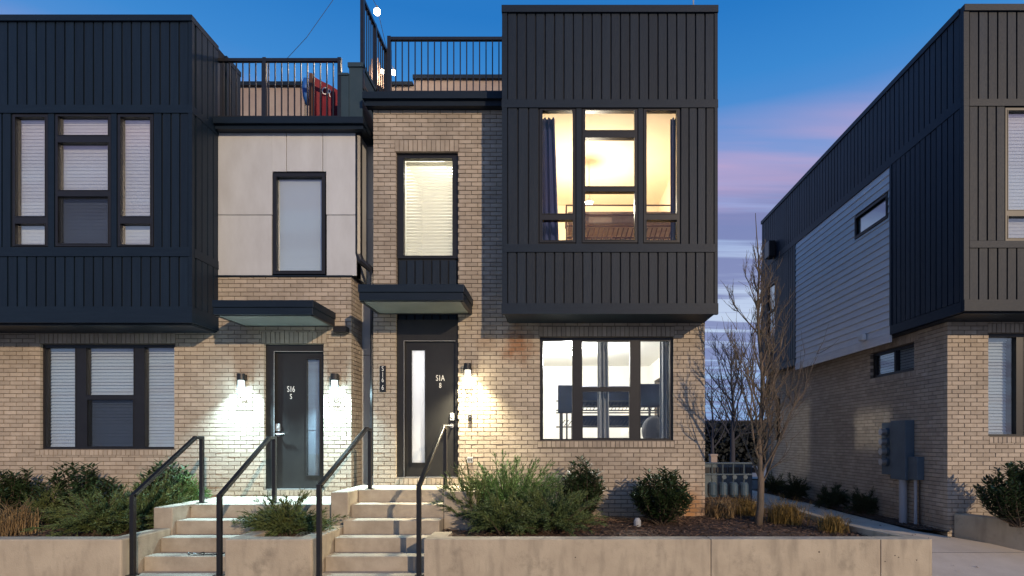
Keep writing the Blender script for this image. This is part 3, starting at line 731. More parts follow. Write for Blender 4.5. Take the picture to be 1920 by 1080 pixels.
# bay
ax0, ax1, az0, az1 = -9.4, -5.10, PZ(608, FB), PZ(33, FB)
aw = [PR(25, 91, 215, 462, FB), PR(105, 209, 215, 462, FB), PR(222, 288, 215, 462, FB)]
bay = MB()
for c in cells(ax0, ax1, az0, az1, aw): bay.box(c[0], c[1], FB, FB + .10, c[2], c[3])
bay.box(ax1 - .10, ax1, FB + .10, 9.2, az0, az1); bay.box(ax0, ax1 - .10, 9.1, 9.2, 4.85, az1)
bay.box(ax0, ax1 - .10, FB + .10, W + .21, az0, az0 + .06)
bay.box(ax0, ax1 - .10, FB + .10, 9.1, az1 - .5, az1 - .35)
bay.build('bay', M['siding_back'], A)
siding_row(A, fF, ax0 + .03, ax1 - .03, zt(199), zt(43))
siding_row(A, fF, ax0 + .03, aw[0][0] - .01, zt(465), zt(214)); siding_row(A, fF, aw[2][1] + .01, ax1 - .03, zt(465), zt(214), pitch=.125)
siding_row(A, fF, ax0 + .03, ax1 - .03, zt(576), zt(482))
AS = lambda u, d, z: (ax1 - d, u, z)
for a, b in ((199, 43), (465, 214), (576, 482)): siding_row(A, AS, FB + .06, W - .005, zt(b if 0 else a), zt(b), pitch=.13)
siding_row(A, AS, W + .2, 9.2, pz1 + .2, zt(43), pitch=.14)
for q in ((ax0, ax1 + .03, -.035, .02, zt(214), zt(199)), (ax0, ax1 + .005, -.037, .02, zt(482), zt(465)), (ax0, ax1 + .03, -.045, .02, zt(606), zt(576)),
          (ax0, ax1 + .03, -.05, .05, zt(43), zt(32)), (ax1 - .03, ax1 + .025, -.033, .02, zt(576), zt(214)), (ax1 - .03, ax1 + .025, -.031, .02, zt(199), zt(43))):
    quick('trim_board', M['trim'], A, q, mp=fF)
for a, b in ((199, 214), (465, 482), (576, 606), (32, 43)): quick('trim_board', M['trim'], A, (ax1 + .001, ax1 + .028, FB + .022, W - .012, zt(b) + .003, zt(a) - .003))
quick('trim_board', M['trim'], A, (ax1 + .001, ax1 + .028, W + .2, 9.2, zt(43) + .003, zt(32) - .003))
for a, b in ((92, 104), (210, 221)): quick('trim_board', M['trim'], A, (PX(a, FB) + .004, PX(b, FB) - .004, -.02, .02, zt(465) + .003, zt(214) - .003), mp=fF)
quick('trim_board', M['trim'], A, (ax0, ax1 - .02, FB + .02, W - .01, az0 - .012, az0 - .002))
for k, (rct, rows) in enumerate(((aw[0], ((220, 406), (420, 459))), (aw[1], ((219, 254), (268, 357), (369, 457))), (aw[2], ((220, 406), (420, 459))))):
    i = 5.2 * FB / 1075; ps = [(rct[0] + i, rct[1] - i, zt(b), zt(a)) for a, b in rows]
    wb = window(A, fF, rct, ps, -.012, .07, 'glass_bay', blind=([(rct[0] + .01, rct[1] - .01, rct[2] + .02, rct[3] - .02)], M['blind'], .102))
    if k == 1: quick('insect_screen', M['screen'], wb, (ps[2][0] - .002, ps[2][1] + .002, .008, .010, ps[2][2] - .002, ps[2][3] + .002), mp=fF)
wa = window(A, fB, awin, [PR(80, 136, 651, 838, W), PR(157, 246, 651, 740, W), PR(159, 245, 749, 837, W), PR(267, 324, 650, 838, W)], .05, .13, 'glass_coated',
       blind=([PR(78, 139, 650, 838, W), PR(155, 249, 650, 838, W), PR(265, 326, 650, 838, W)], M['blind'], .165))
sr = PR(159, 245, 749, 837, W); quick('insect_screen', M['screen'], wa, (sr[0] - .002, sr[1] + .002, .072, .074, sr[2] - .002, sr[3] + .002), mp=fB)
leafA = PR(511, 604, 658, 918, W)
dA = door(A, fB, adoor, leafA, PR(570, 594, 672, 892, W), (PX(516, W), PZ(814, W)), (PX(516, W), PZ(801, W)), -1)
quick('pane', M['glass_coated'], dA, (PX(569, W), PX(595, W), .118, .124, PZ(893, W), PZ(671, W)), mp=fB)
quick('door_blind', M['pvc'], dA, (PX(569, W), PX(595, W), .16, .164, PZ(806, W), PZ(671, W)), (PX(569, W), PX(595, W), .167, .171, PZ(893, W), PZ(800, W)), mp=fB)
text('S16', 'numerals', .125, PX(540, W), W + .097, PZ(729, W), M['white'], dA)
text('S', 'numerals', .11, PX(540, W), W + .097, PZ(743, W), M['white'], dA)
canopy(A, -4.70, -3.32, 7.8, W - .008, 1.71, 1.905)
quick('bracket', M['frame'], A, (-3.31, -3.12, W - .14, W - .006, 1.60, 1.68))
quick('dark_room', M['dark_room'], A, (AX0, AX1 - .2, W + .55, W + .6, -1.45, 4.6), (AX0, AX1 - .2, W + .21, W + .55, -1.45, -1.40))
quick('roof', M['roof'], A, (ax0, BX0 - .01, W + .62, 16, 4.62, 4.74))
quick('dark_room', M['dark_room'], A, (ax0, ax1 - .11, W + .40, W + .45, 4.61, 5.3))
quick('rear_wall', M['mortar'], A, (ax0, BX0 - .01, 16, 16.2, -1.45, 4.9))
quick('wall', M['mortar'], A, (ax0 - .2, ax0, FB, 9.2, -1.45, az1), (ax0 - .2, ax0, 9.2, 16, -1.45, 4.9))
quick('parapet', M['parapet'], A, (-7.2, PX(585, 10.8), 10.8, 11.0, 4.74, PZ(163, 10.8)))
quick('coping', M['trim'], A, (-7.2, PX(586, 10.8), 10.74, 11.06, PZ(163, 10.8), PZ(156, 10.8)))
# stepped divider between the two roof decks
dv = MB(); dv.box(PX(637, W), PX(655, W) - .002, W - .02, 9.6, 4.84, PZ(143, W)); dv.box(PX(655, W), PX(680, W), W - .01, 9.6, 4.84, PZ(127, W)); dv.box(PX(653, W), PX(682, W), W - .03, 9.63, PZ(127, W) + .001, PZ(119, W)); dv.box(PX(635, W), PX(655, W) - .003, W - .035, 9.63, PZ(143, W) + .001, PZ(139, W))
dv.build('divider_wall', M['teal'], A)

# ------------------------------------------------------------------ townhouse on the right
Cc = thing('townhouse', (5.85, W, -1.45), 'townhouse seen cornerwise with grey lap boards and meters on its long side wall', 'townhouse', 'modern brick townhouses')
XC, XS, CX1, CY1 = 5.85, 5.68, 10.5, 15.9
SB = lambda u, d, z: (XC + d, u, z)
SS = lambda u, d, z: (XS + d, u, z)
cwin = PR(1853, 2010, 625, 818, W)
sw1 = (9.40, 10.72, 1.15, 1.61); sw2 = (15.05, 15.45, .0, 1.15)
core = MB(fB)
for c in cells(XC + .008, CX1, -1.6, 1.80, [cwin]): core.box(c[0], c[1], .008, .2, c[2], c[3])
core.mp = SB
for c in cells(W + .20, CY1, -1.6, 1.80, [sw1, sw2]): core.box(c[0], c[1], .008, .2, c[2], c[3])
core.build('wall', M['mortar'], Cc)
solC = [(PX(1852, W), PX(2012, W), PZ(624, W), PZ(606, W))]; sillC = [(PX(1855, W), PX(2012, W), PZ(831, W), PZ(819, W))]
rC = brick_list(XC, CX1, -1.58, 1.80, [cwin], solC + sillC)
rCs = brick_list(W + .093, CY1, -1.58, 1.78, [sw1, sw2], [(9.3, 10.82, 1.615, 1.77), (9.3, 10.82, 1.05, 1.145)])
lay_bricks(Cc, [(fB, rC), (SB, rCs)])
window(Cc, fB, cwin, [PR(1857, 1910, 631, 814, W), PR(1925, 1990, 631, 814, W)], .05, .13, 'glass_coated', blind=([PR(1855, 1905, 630, 815, W), PR(1922, 1992, 630, 815, W)], M['blind'], .20))
window(Cc, SB, sw1, [(sw1[0] + .05, 10.0, sw1[2] + .05, sw1[3] - .05), (10.05, sw1[1] - .05, sw1[2] + .05, sw1[3] - .05)], .06, .13, 'glass_coated', blind=([(sw1[0], sw1[1], sw1[2] + .02, sw1[3])], M['blind'], .145))
window(Cc, SB, sw2, [(sw2[0] + .05, sw2[1] - .05, sw2[2] + .05, sw2[3] - .05)], .06, .13, 'glass_coated')
# upper volume
c0, c1 = 1.786, 6.05
ubw = PR(1884, 1952, 203, 452, FB)
sm = (9.86, 10.86, 3.86, 4.19); fw = (14.9, 15.5, 2.72, 4.15)
bay = MB()
for c in cells(XS, CX1, c0, c1, [ubw]): bay.box(c[0], c[1], FB, FB + .1, c[2], c[3])
bay.mp = SS
for c in cells(FB + .1, CY1, c0, c1, [sm, fw]): bay.box(c[0], c[1], 0, .1, c[2], c[3])
bay.mp = None
bay.box(XS + .1, CX1, FB + .1, W + .21, c0, c0 + .06); bay.box(XS + .1, CX1, FB + .1, CY1, c1 - .5, c1 - .35)
bay.build('bay', M['siding_back'], Cc)
siding_row(Cc, fF, XS + .05, CX1, zt(188), zt(24)); siding_row(Cc, fF, XS + .05, ubw[0] - .01, zt(452), zt(201)); siding_row(Cc, fF, XS + .05, CX1, zt(563), zt(466)); siding_row(Cc, fF, ubw[1] + .01, CX1, zt(452), zt(201))
mt0, mt1 = 4.66, 4.80
siding_row(Cc, SS, FB + .06, CY1 - .03, mt1, c1 - .08)
siding_row(Cc, SS, FB + .06, 9.70, c0 + .16, mt0)
siding_row(Cc, SS, 13.66, CY1 - .03, c0 + .16, mt0, [fw])
quick('trim_board', M['trim'], Cc, (XS - .03, XS + .045, -.033, .02, zt(563), zt(201)), mp=fF)
for q in ((XS + .05, CX1, -.035, .02, zt(201), zt(188)), (XS + .05, CX1, -.037, .02, zt(466), zt(453)), (XS - .03, CX1, -.045, .02, zt(584), zt(563)), (XS - .03, CX1, -.05, .05, zt(24), zt(12)), (XS - .03, XS + .046, -.032, .02, zt(201) + .002, zt(188) - .002), (XS - .03, XS + .045, -.031, .02, zt(188), zt(24))):
    quick('trim_board', M['trim'], Cc, q, mp=fF)
for q in ((FB + .055, CY1, -.030, .01, mt0, mt1), (FB + .022, 9.74, -.032, .01, c0, c0 + .15), (13.64, CY1, -.032, .01, c0, c0 + .15), (FB + .052, CY1, -.04, .02, c1 - .075, c1 + .01),
          (FB + .022, FB + .052, -.031, .01, c0 + .15, mt0 - .003), (FB + .022, FB + .054, -.031, .01, mt0, c1 - .08), (CY1 - .03, CY1, -.03, .01, c0 + .153, mt0 - .003), (9.70, 9.755, -.031, .01, c0 + .153, mt0 - .003), (13.63, 13.67, -.031, .01, c0 + .153, mt0 - .003)):
    quick('trim_board', M['trim'], Cc, q, mp=SS)
quick('trim_board', M['lap'], Cc, (9.745, 13.635, -.028, .01, c0 - .12, c0 + .03), mp=SS)
quick('trim_board', M['trim'], Cc, (XS + .005, XC - .01, FB + .02, CY1, c0 - .014, c0 - .003)); quick('trim_board', M['trim'], Cc, (XC - .008, CX1, FB + .02, W - .01, c0 - .014, c0 - .003))
nl = 22; lz0, lz1 = c0 + .032, mt0 - .003; lh = (lz1 - lz0) / nl
for i in range(nl):
    for r in minus((9.757, 13.628, lz0 + i * lh + .003, lz0 + (i + 1) * lh), (sm[0] - .05, sm[1] + .05, sm[2] - .05, sm[3] + .05)):
        if r[3] - r[2] < .03: continue
        o = MB(SS); u0, u1, z0, z1 = r
        pts = [(u0, -.024, z0), (u1, -.024, z0), (u1, -.010, z1), (u0, -.010, z1), (u0, .002, z0), (u1, .002, z0), (u1, .002, z1), (u0, .002, z1)]
        ids = [o.vert(p) for p in pts]
        for f in ((0, 1, 2, 3), (4, 5, 6, 7), (0, 1, 5, 4), (3, 2, 6, 7), (0, 3, 7, 4), (1, 2, 6, 5)): o.f.append([ids[k] for k in f])
        o.build('lap_board', M['lap'], Cc)
window(Cc, SS, (sm[0] - .045, sm[1] + .045, sm[2] - .045, sm[3] + .045), [sm], -.03, .06, 'glass_mirror', shade=([(sm[0] - .01, sm[1] + .01, sm[2] - .01, sm[3] + .01)], M['blind'], .03))
window(Cc, SS, fw, [(fw[0] + .05, fw[1] - .05, 3.45, fw[3] - .05), (fw[0] + .05, fw[1] - .05, fw[2] + .05, 3.40)], -.01, .06, 'glass_mirror', blind=([(fw[0], fw[1], 3.4, fw[3])], M['blind'], .11))
window(Cc, fF, ubw, [PR(1889, 1947, 208, 394, FB), PR(1889, 1947, 406, 447, FB)], -.012, .07, 'glass_bay', blind=([PR(1886, 1950, 207, 449, FB)], M['blind'], .102))
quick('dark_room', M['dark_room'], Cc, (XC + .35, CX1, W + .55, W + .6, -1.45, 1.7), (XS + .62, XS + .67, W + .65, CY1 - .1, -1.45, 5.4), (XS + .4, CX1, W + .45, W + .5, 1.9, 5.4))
quick('rear_wall', M['mortar'], Cc, (XC, CX1, CY1, CY1 + .15, -1.6, 6.0)); quick('wall', M['mortar'], Cc, (CX1, CX1 + .15, FB, CY1, -1.6, 6.05))

# ------------------------------------------------------------------ lamps, plaque, small fittings on the walls
def sconce(px, top, bottom, glass_m, colour, power, label):
    x = PX(px, W); z1, z0 = PZ(top, W), PZ(bottom, W); y = W - .10
    t = thing('wall_lamp', (x, W, z0), label, 'wall lamp', 'wall lamps beside the doors')
    b = MB(); b.tube([(x, y, z1 - .10), (x, y, z1)], .058, 16); b.box(x - .04, x + .04, W - .10, W - .005, z1 - .09, z1 - .01); b.build('cap', M['black'], t)
    b = MB()
    for dx in (-.058, .058): b.bar((x + dx, y, z0), (x + dx, y, z1 - .08), .010)
    b.bar((x - .058, y, z0 + .004), (x + .058, y, z0 + .004), .008); b.build('guard', M['black'], t)
    b = MB(); b.tube([(x, y, z1 - .22), (x, y, z1 - .101)], .042, 14); b.build('lamp_glass', glass_m, t, smooth=False)
    lamp('SPOT', 'glow', (x, y - .085, z1 - .105), power, colour, t, .03, 112)
    lamp('POINT', 'halo', (x, y - .06, z1 - .26), power * .022, colour, t, .03)
    return t
sconce(459, 702, 743, M['tube_cool'], (.56, .86, 1.0), 580, 'black lamp glowing cool white between the blinded window and the 516 door')
sconce(632, 702, 741, M['tube_cool'], (.58, .88, 1.0), 580, 'black lamp glowing cool white beside the grey wall strip and downspout')
sconce(879, 683, 724, M['tube_warm'], (1.0, .90, .64), 620, 'black lamp glowing warm white by the door with the bright glass strip')
pq = thing('house_number_sign', (PX(718, W), W, PZ(735, W)), 'narrow black plaque with white numerals on the brick pier', 'sign')
quick('plate', M['frame'], pq, (PX(713, W), PX(724, W), -.022, -.006, PZ(735, W), PZ(686, W)), mp=fB)
for ch, py in (('S', 692), ('1', 703), ('6', 713), ('6', 727)): text(ch, 'numeral', .105, PX(718.5, W), W - .024, PZ(py, W), M['white'], pq)
d = MB(); d.box(PX(878, W), PX(885, W), W - .028, W - .006, PZ(789, W), PZ(777, W)); db = d.build('doorbell', M['black'], None, (PX(881, W), W, PZ(789, W)), bevel=.006); tag(db, 'small black doorbell button on the brick beneath the warm lamp', 'doorbell')
d = MB(); d.tube([(PX(881.5, W), W - .028, PZ(781, W)), (PX(881.5, W), W - .033, PZ(781, W))], .011, 10); d.build('button', M['steel'], db)
ol = MB(); ol.box(PX(876, W), PX(887, W), W - .03, W - .006, PZ(868, W), PZ(857, W)); oo = ol.build('outlet_cover', M['pvc'], None, (PX(881, W), W, PZ(868, W)), bevel=.006); tag(oo, 'grey outdoor socket cover low on the brick above the juniper', 'socket')
ol = MB(); ol.box(PX(879, W), PX(881, W), W - .034, W - .030, PZ(865, W), PZ(860, W)); ol.box(PX(883, W), PX(885, W), W - .034, W - .030, PZ(865, W), PZ(860, W)); ol.build('slot', M['black'], oo)
sx, sy, sz_ = XS, 10.55, PZ(634, 10.55)
sl = MB(); sl.box(sx - .12, sx - .045, sy - .1, sy + .06, sz_ - .05, sz_ + .06); so_ = sl.build('security_light', M['white'], None, (sx, sy, sz_), bevel=.01); tag(so_, 'small white security light box on the band below the grey lap boards', 'security light')
sl = MB(); sl.box(sx - .045, sx - .03, sy - .06, sy + .03, sz_ - .03, sz_ + .07); sl.build('bracket', M['black'], so_)
ml = MB(); fan = thing('vent_hood', (5.6, 15.0, PZ(470, 15.2)), 'dark vent hood sticking out high on the far end of the side wall', 'vent')
ml.box(XS - .22, XS - .04, 14.8, 15.1, PZ(485, 15), PZ(455, 15)); ml.build('hood', M['black'], fan, bevel=.02)

# meter cabinet
mc = thing('electric_meter', (XC, 9.7, -.68), 'grey electric meter cabinet with round glass meters and conduits on the side wall', 'electric meter')
quick('cabinet', M['meter'], mc, (5.69, XC - .006, 9.38, 9.80, -.66, .325), bevel=.008)
quick('side_box', M['meter'], mc, (5.73, XC - .006, 9.13, 9.37, -.64, -.27), bevel=.008)
quick('meter_board', M['meter'], mc, (5.74, XC - .006, 9.81, 10.15, -.60, .30), bevel=.008)
for k, z in enumerate((.14, -.03, -.20, -.38)):
    b = MB(); b.tube([(5.74, 9.98, z), (5.70, 9.98, z)], .078, 16); m_ = b.build('meter_socket', M['meter'], mc)
    b = MB(); b.tube([(5.70, 9.98, z), (5.62, 9.98, z)], [.065, .058], 16); b.build('dial', M['steel'], m_)
b = MB(); b.tube([(5.76, 9.55, -.66), (5.76, 9.55, -1.40)], .062, 14); b.build('conduit', M['pvc'], mc, smooth=False)
b = MB(); b.tube([(5.78, 9.25, -.64), (5.78, 9.25, -.95), (5.76, 9.22, -1.4)], .025, 10); b.build('conduit', M['pvc'], mc)
b = MB(); b.tube([(5.80, 9.18, -.64), (5.80, 9.18, -1.38)], .012, 8); b.build('cable', M['black'], mc)

# ------------------------------------------------------------------ stairs, planters, handrails
def bev(o): return o
def stairs(name, x0, x1, ytop, ztop, n, landing, blocks, label):
    t = thing(name, ((x0 + x1) / 2, ytop, ztop), label, 'stairs', 'front steps')
    quick('landing', M['step'], t, (landing[0], landing[1], ytop, W - .02, -1.5, ztop), bevel=.014)
    for k in range(1, n + 1):
        yf = ytop - .28 * k; zk = ztop - .17 * k
        quick('step', M['step'], t, (x0 + .001, x1 - .001, yf, yf + .279, zk - .5, zk), bevel=.014)
    for (a, b, y0) in blocks: quick('cheek_block', M['step'], t, (a, b, y0, W - .02, -1.5, ztop + .001), bevel=.014)
    return t
stairs('front_steps', -4.82, -3.70, 7.52, -.845, 6, (-4.818, -2.945), [(-5.06, -4.822, 7.18)], 'concrete front steps climbing to the 516 door with the cool lamps')
stairs('front_steps', -2.71, -1.49, 7.80, -.675, 7, (-2.708, -1.492), [(-2.94, -2.712, 7.43), (-1.488, -1.065, 7.50)], 'concrete front steps climbing to the door with the bright glass strip')
def planter(poly, label, z0=-2.0, z1=-1.10):
    b = MB(); b.prism(poly, z0, z1)
    return tag(b.build('planter_wall', M['concrete'], None, (poly[0][0], poly[0][1], z0), bevel=.018), label, 'planter wall', 'low concrete planter walls')
planter([(-9.6, 6.35), (-4.83, 6.35), (-4.83, 7.175), (-5.03, 7.175), (-5.03, 6.55), (-9.6, 6.55)], 'stained concrete planter wall under the dark junipers and dry straw grass')
planter([(-3.69, 6.35), (-2.72, 6.35), (-2.72, 7.42), (-2.92, 7.42), (-2.92, 6.55), (-3.49, 6.55), (-3.49, 7.50), (-3.69, 7.50)], 'short concrete planter wall between the two flights of steps')
lp_ = thing('planter_wall', (1.3, 6.35, -2.0), 'long concrete planter wall with a rounded corner beside the path', 'planter wall', 'low concrete planter walls')
for poly in ([(-1.48, 6.35), (1.70, 6.35), (1.70, 6.55), (-1.26, 6.55), (-1.26, 6.88), (-1.48, 6.88)], [(1.705, 6.351), (3.58, 6.351), (3.58, 6.55), (1.705, 6.55)],
             [(3.585, 6.35), (4.13, 6.35), (4.165, 6.37), (4.175, 6.42), (3.99, 6.95), (3.86, 7.6), (3.86, 9.4), (3.74, 9.4), (3.74, 7.55), (3.80, 7.1), (3.96, 6.55), (3.585, 6.55)]):
    q = MB(); q.prism(poly, -2.0, -1.10); q.build('cast_length', M['concrete'], lp_, bevel=.009)
for x, z in ((3.74, -1.28), (3.78, -1.30), (3.98, -1.33), (3.63, -1.345), (2.9, -1.24), (.2, -1.3)):
    q = MB(); q.ball((x, 6.352, z), .012, 8, 4, (1, .25, .8)); q.build('pit', M['earth'], lp_)
planter([(5.93, 8.58), (6.38, 7.85), (7.2, 6.6), (7.36, 6.70), (6.54, 7.95), (6.12, 8.59)], 'shaded low concrete wall slanting away from the path beneath the brick corner')
def handrail(xf, yf, zb, xb, yb, zt_, ze, zfoot, zback, label):
    t = thing('handrail', (xf, yf, zfoot), label, 'handrail', 'black metal stair handrails')
    w = .048
    b = MB(); b.bar((xf, yf, zfoot), (xf, yf, zb + .02), w); b.build('post', M['black'], t, bevel=.004)
    b = MB(); b.bar((xb, yb, zback), (xb, yb, ze - .02), w); b.build('post', M['black'], t, bevel=.004)
    ym = yb - .14
    b = MB(); b.bar((xf, yf - .012, zb - .005), (xb, ym, zt_), w, .042); b.build('sloped_rail', M['black'], t, bevel=.004)
    b = MB(); b.bar((xb, ym - .012, zt_), (xb, yb + .025, ze), w, .042); b.build('top_rail', M['black'], t, bevel=.004)
    b = MB(); b.box(xf - .05, xf + .05, yf - .05, yf + .05, zfoot, zfoot + .008); b.box(xb - .05, xb + .05, yb - .05, yb + .05, zback, zback + .008); b.build('base_plate', M['black'], t)
    return t
handrail(-4.775, 6.45, -.63, -4.775, 7.70, .03, .03, -1.52, -.845, 'black handrail in front of the junipers, its foot at the stained planter wall')
handrail(-3.80, 6.45, -.63, -3.80, 7.70, .03, .03, -1.52, -.845, 'black handrail crossing in front of the 516 door')
handrail(-2.575, 6.20, -.50, -2.575, 7.88, .155, .135, -1.69, -.675, 'black handrail ending by the grey wall strip and downspout')
handrail(-1.545, 6.40, -.52, -1.545, 7.90, .175, .165, -1.52, -.675, 'black handrail crossing in front of the door with the bright glass strip')
lc = MB(); lc.tube([(PX(365, 6.75) + .09 * math.cos(a * .4) + (.02 * a if a > 12 else 0), 6.78 + .05 * math.sin(a * .4), -1.345 + .012 * math.sin(a)) for a in range(18)], .007, 5)
tag(lc.build('cable', M['black'], None, (PX(365, 6.75), 6.78, -1.35)), 'thin black cable loop lying on a step of the stairs with cool lamps', 'cable')

# ------------------------------------------------------------------ roof deck railings and things on the decks
def railing(p, q, z0, z1, posts, pitch, label):
    p, q = Vector(p), Vector(q)
    t = thing('deck_railing', (p.x, p.y, z0), label, 'railing', 'roof deck railings')
    at = lambda f, z: (p.x + (q.x - p.x) * f, p.y + (q.y - p.y) * f, z)
    b = MB(); b.bar(at(0, z1 - .02), at(1, z1 - .02), .05, .045); b.build('top_rail', M['black'], t)
    b = MB(); b.bar(at(0, z0 + .05), at(1, z0 + .05), .035, .03); b.build('bottom_rail', M['black'], t)
    for f in posts:
        b = MB(); b.bar(at(f, z0 - .03), at(f, z1 + .015), .052); b.build('post', M['black'], t)
    n = round((q - p).length / pitch)
    for i in range(1, n):
        x, y, _ = at(i / n, 0); piece('baluster', M['black'], t, (x - .008, x + .008, y - .008, y + .008, z0 + .065, z1 - .042))
    return t
railing((PX(407, W), W, 0), (PX(637, W), W, 0), 4.79, PZ(111, W), (0, .39, 1), .096, 'black railing over the pale panels with a red banner behind it')
railing((PX(730, W), W, 0), (bx0 - .035, W, 0), 5.165, PZ(71, W), (0, .985), .098, 'black railing over the brick front beside the dark bay')
railing((-2.93, 8.62, 0), (-2.93, 9.8, 0), 5.30, 6.66, (0, .5, 1), .095, 'tall black railing running back along the stepped divider')
railing((-2.88, 9.86, 0), (PX(731, 9.86), 9.86, 0), 5.30, 6.70, (.0, 1), .10, 'short black railing across the far end of the tall one')

rb = thing('banner', (PX(585, 9.0), 9.0, 4.86), 'red fabric banner with white lettering slumped behind the deck railing', 'banner')
YB = 9.0
b = MB(); n = 14; cols = []
for i in range(n + 1):
    f = i / n; x = PX(584, YB) + (PX(640, YB) - PX(584, YB)) * f; yy = YB + .25 * f + .02 * math.sin(f * 9)
    zt1 = PZ(141, YB) + (PZ(162, YB) - PZ(141, YB)) * f; zb1 = 4.76
    cols.append([(x, yy, zt1), (x, yy + .02 * math.sin(f * 7), (zt1 * .4 + zb1 * .6)), (x, yy, zb1)])
ids = [[b.vert(p) for p in c] for c in cols]
for a, c in zip(ids, ids[1:]):
    for k in range(2): b.f.append([a[k], c[k], c[k + 1], a[k + 1]])
bo = b.build('fabric', M['red'], rb, fix=False); sdf = bo.modifiers.new('cloth', 'SOLIDIFY'); sdf.thickness = .012
for s_, sz2, px_, py_, yo in (('CR', .17, 609, 168, .10), ("'", .14, 628, 163, .2), ('BS', .13, 631, 178, .20)):
    o = text(s_, 'lettering', sz2, PX(px_, YB), YB + yo - .035, PZ(py_, YB), M['white'], rb); o.rotation_euler = (math.pi / 2, math.radians(14), math.radians(24))
quick('pole', M['bed_brown'], rb, (PX(581, YB), PX(587, YB), YB - .03, YB + .02, 4.86, PZ(139, YB)))
bl = thing('folding_chair', (PX(575, 9.1), 9.1, 4.86), 'bright blue folding chair leaning at the end of the red banner', 'chair')
b = MB(); b.tube([(PX(574, 9.1), 9.1, PZ(148, 9.1)), (PX(573, 9.1), 9.1, PZ(163, 9.1)), (PX(573, 9.1), 9.12, PZ(180, 9.1)), (PX(575, 9.1), 9.14, PZ(194, 9.1))], [.04, .055, .05, .03], 10); b.build('seat', M['blue'], bl, smooth=True)
b = MB(); b.tube([(PX(570, 9.1), 9.16, 4.86), (PX(570, 9.1), 9.14, PZ(152, 9.1)), (PX(575, 9.1), 9.14, PZ(143, 9.1)), (PX(581, 9.1), 9.14, PZ(152, 9.1)), (PX(581, 9.1), 9.16, 4.86)], .012, 6); b.build('frame', M['black'], bl)

um = thing('umbrella', (PX(703, 10.6), 10.6, 5.2), 'closed pale umbrella lit by string bulbs behind the tall railing', 'umbrella')
b = MB(); cx = PX(703, 10.6); zs_ = [(PZ(100, 10.6), .02), (PZ(115, 10.6), .07), (PZ(135, 10.6), .13), (PZ(155, 10.6), .17), (PZ(166, 10.6), .15)]
rows = [[b.vert((cx + r * (1 + .12 * math.cos(6 * k)) * math.cos(k * math.pi / 8), 10.6 + r * (1 + .12 * math.cos(6 * k)) * math.sin(k * math.pi / 8), z)) for k in range(16)] for z, r in zs_]
for Aa, Bb in zip(rows, rows[1:]):
    for k in range(16): b.f.append([Aa[k], Aa[(k + 1) % 16], Bb[(k + 1) % 16], Bb[k]])
b.f.append(rows[0]); b.build('canopy', M['umbrella'], um, smooth=True)
b = MB(); b.tube([(cx, 10.6, 5.2), (cx, 10.6, PZ(97, 10.6))], .02, 8); b.build('pole', M['pvc'], um)
sl = thing('string_lights', (PX(707, 10.2), 10.2, 5.2), 'string of lit globe bulbs hanging over the roof deck', 'string lights')
wpts = [(PX(640, 10.2), 10.2, PZ(-60, 10.2)), (PX(700, 10.2), 10.2, PZ(0, 10.2)), (PX(707, 10.2), 10.2, PZ(14, 10.2)), (PX(717, 10.2), 10.25, PZ(60, 10.2)), (PX(728, 10.2), 10.3, PZ(110, 10.2)), (PX(738, 10.2), 10.3, PZ(126, 10.2))]
b = MB(); b.tube(wpts, .005, 5); b.build('wire', M['black'], sl)
for x, y, z, r in ((PX(707, 10.2), 10.2, PZ(22, 10.2), .058), (PX(738, 10.3), 10.3, PZ(136, 10.3), .045), (PX(717, 10.4), 10.4, PZ(134, 10.4), .04)):
    b = MB(); b.ball((x, y, z), r, 12, 8); bu = b.build('bulb', M['bulb'], sl, smooth=True); lamp('POINT', 'glow', (x, y - .07, z), 14, (1, .80, .56), bu, .04)
    b = MB(); b.tube([(x, y, z + r * .9), (x, y, z + r * 1.7)], r * .35, 8); b.build('socket', M['black'], bu)
b = MB()
b.tube([(PX(536, 14), 14, PZ(112, 14)), (PX(575, 14), 14, PZ(70, 14)), (PX(630, 14), 14, PZ(-8, 14)), (PX(660, 14), 14, PZ(-60, 14))], .006, 5)
tag(b.build('wire', M['black'], None, (PX(536, 14), 14, PZ(112, 14))), 'thin dark wire slanting up the sky above the pale panelled deck', 'wire')
an = MB(); an.tube([(PX(1300, 9.5), 9.5, 5.9), (PX(1300, 9.5), 9.5, PZ(-30, 9.5))], .012, 6); tag(an.build('antenna', M['pvc'], None, (PX(1300, 9.5), 9.5, 5.9)), 'thin pale antenna mast on the roof of the dark bay', 'antenna')

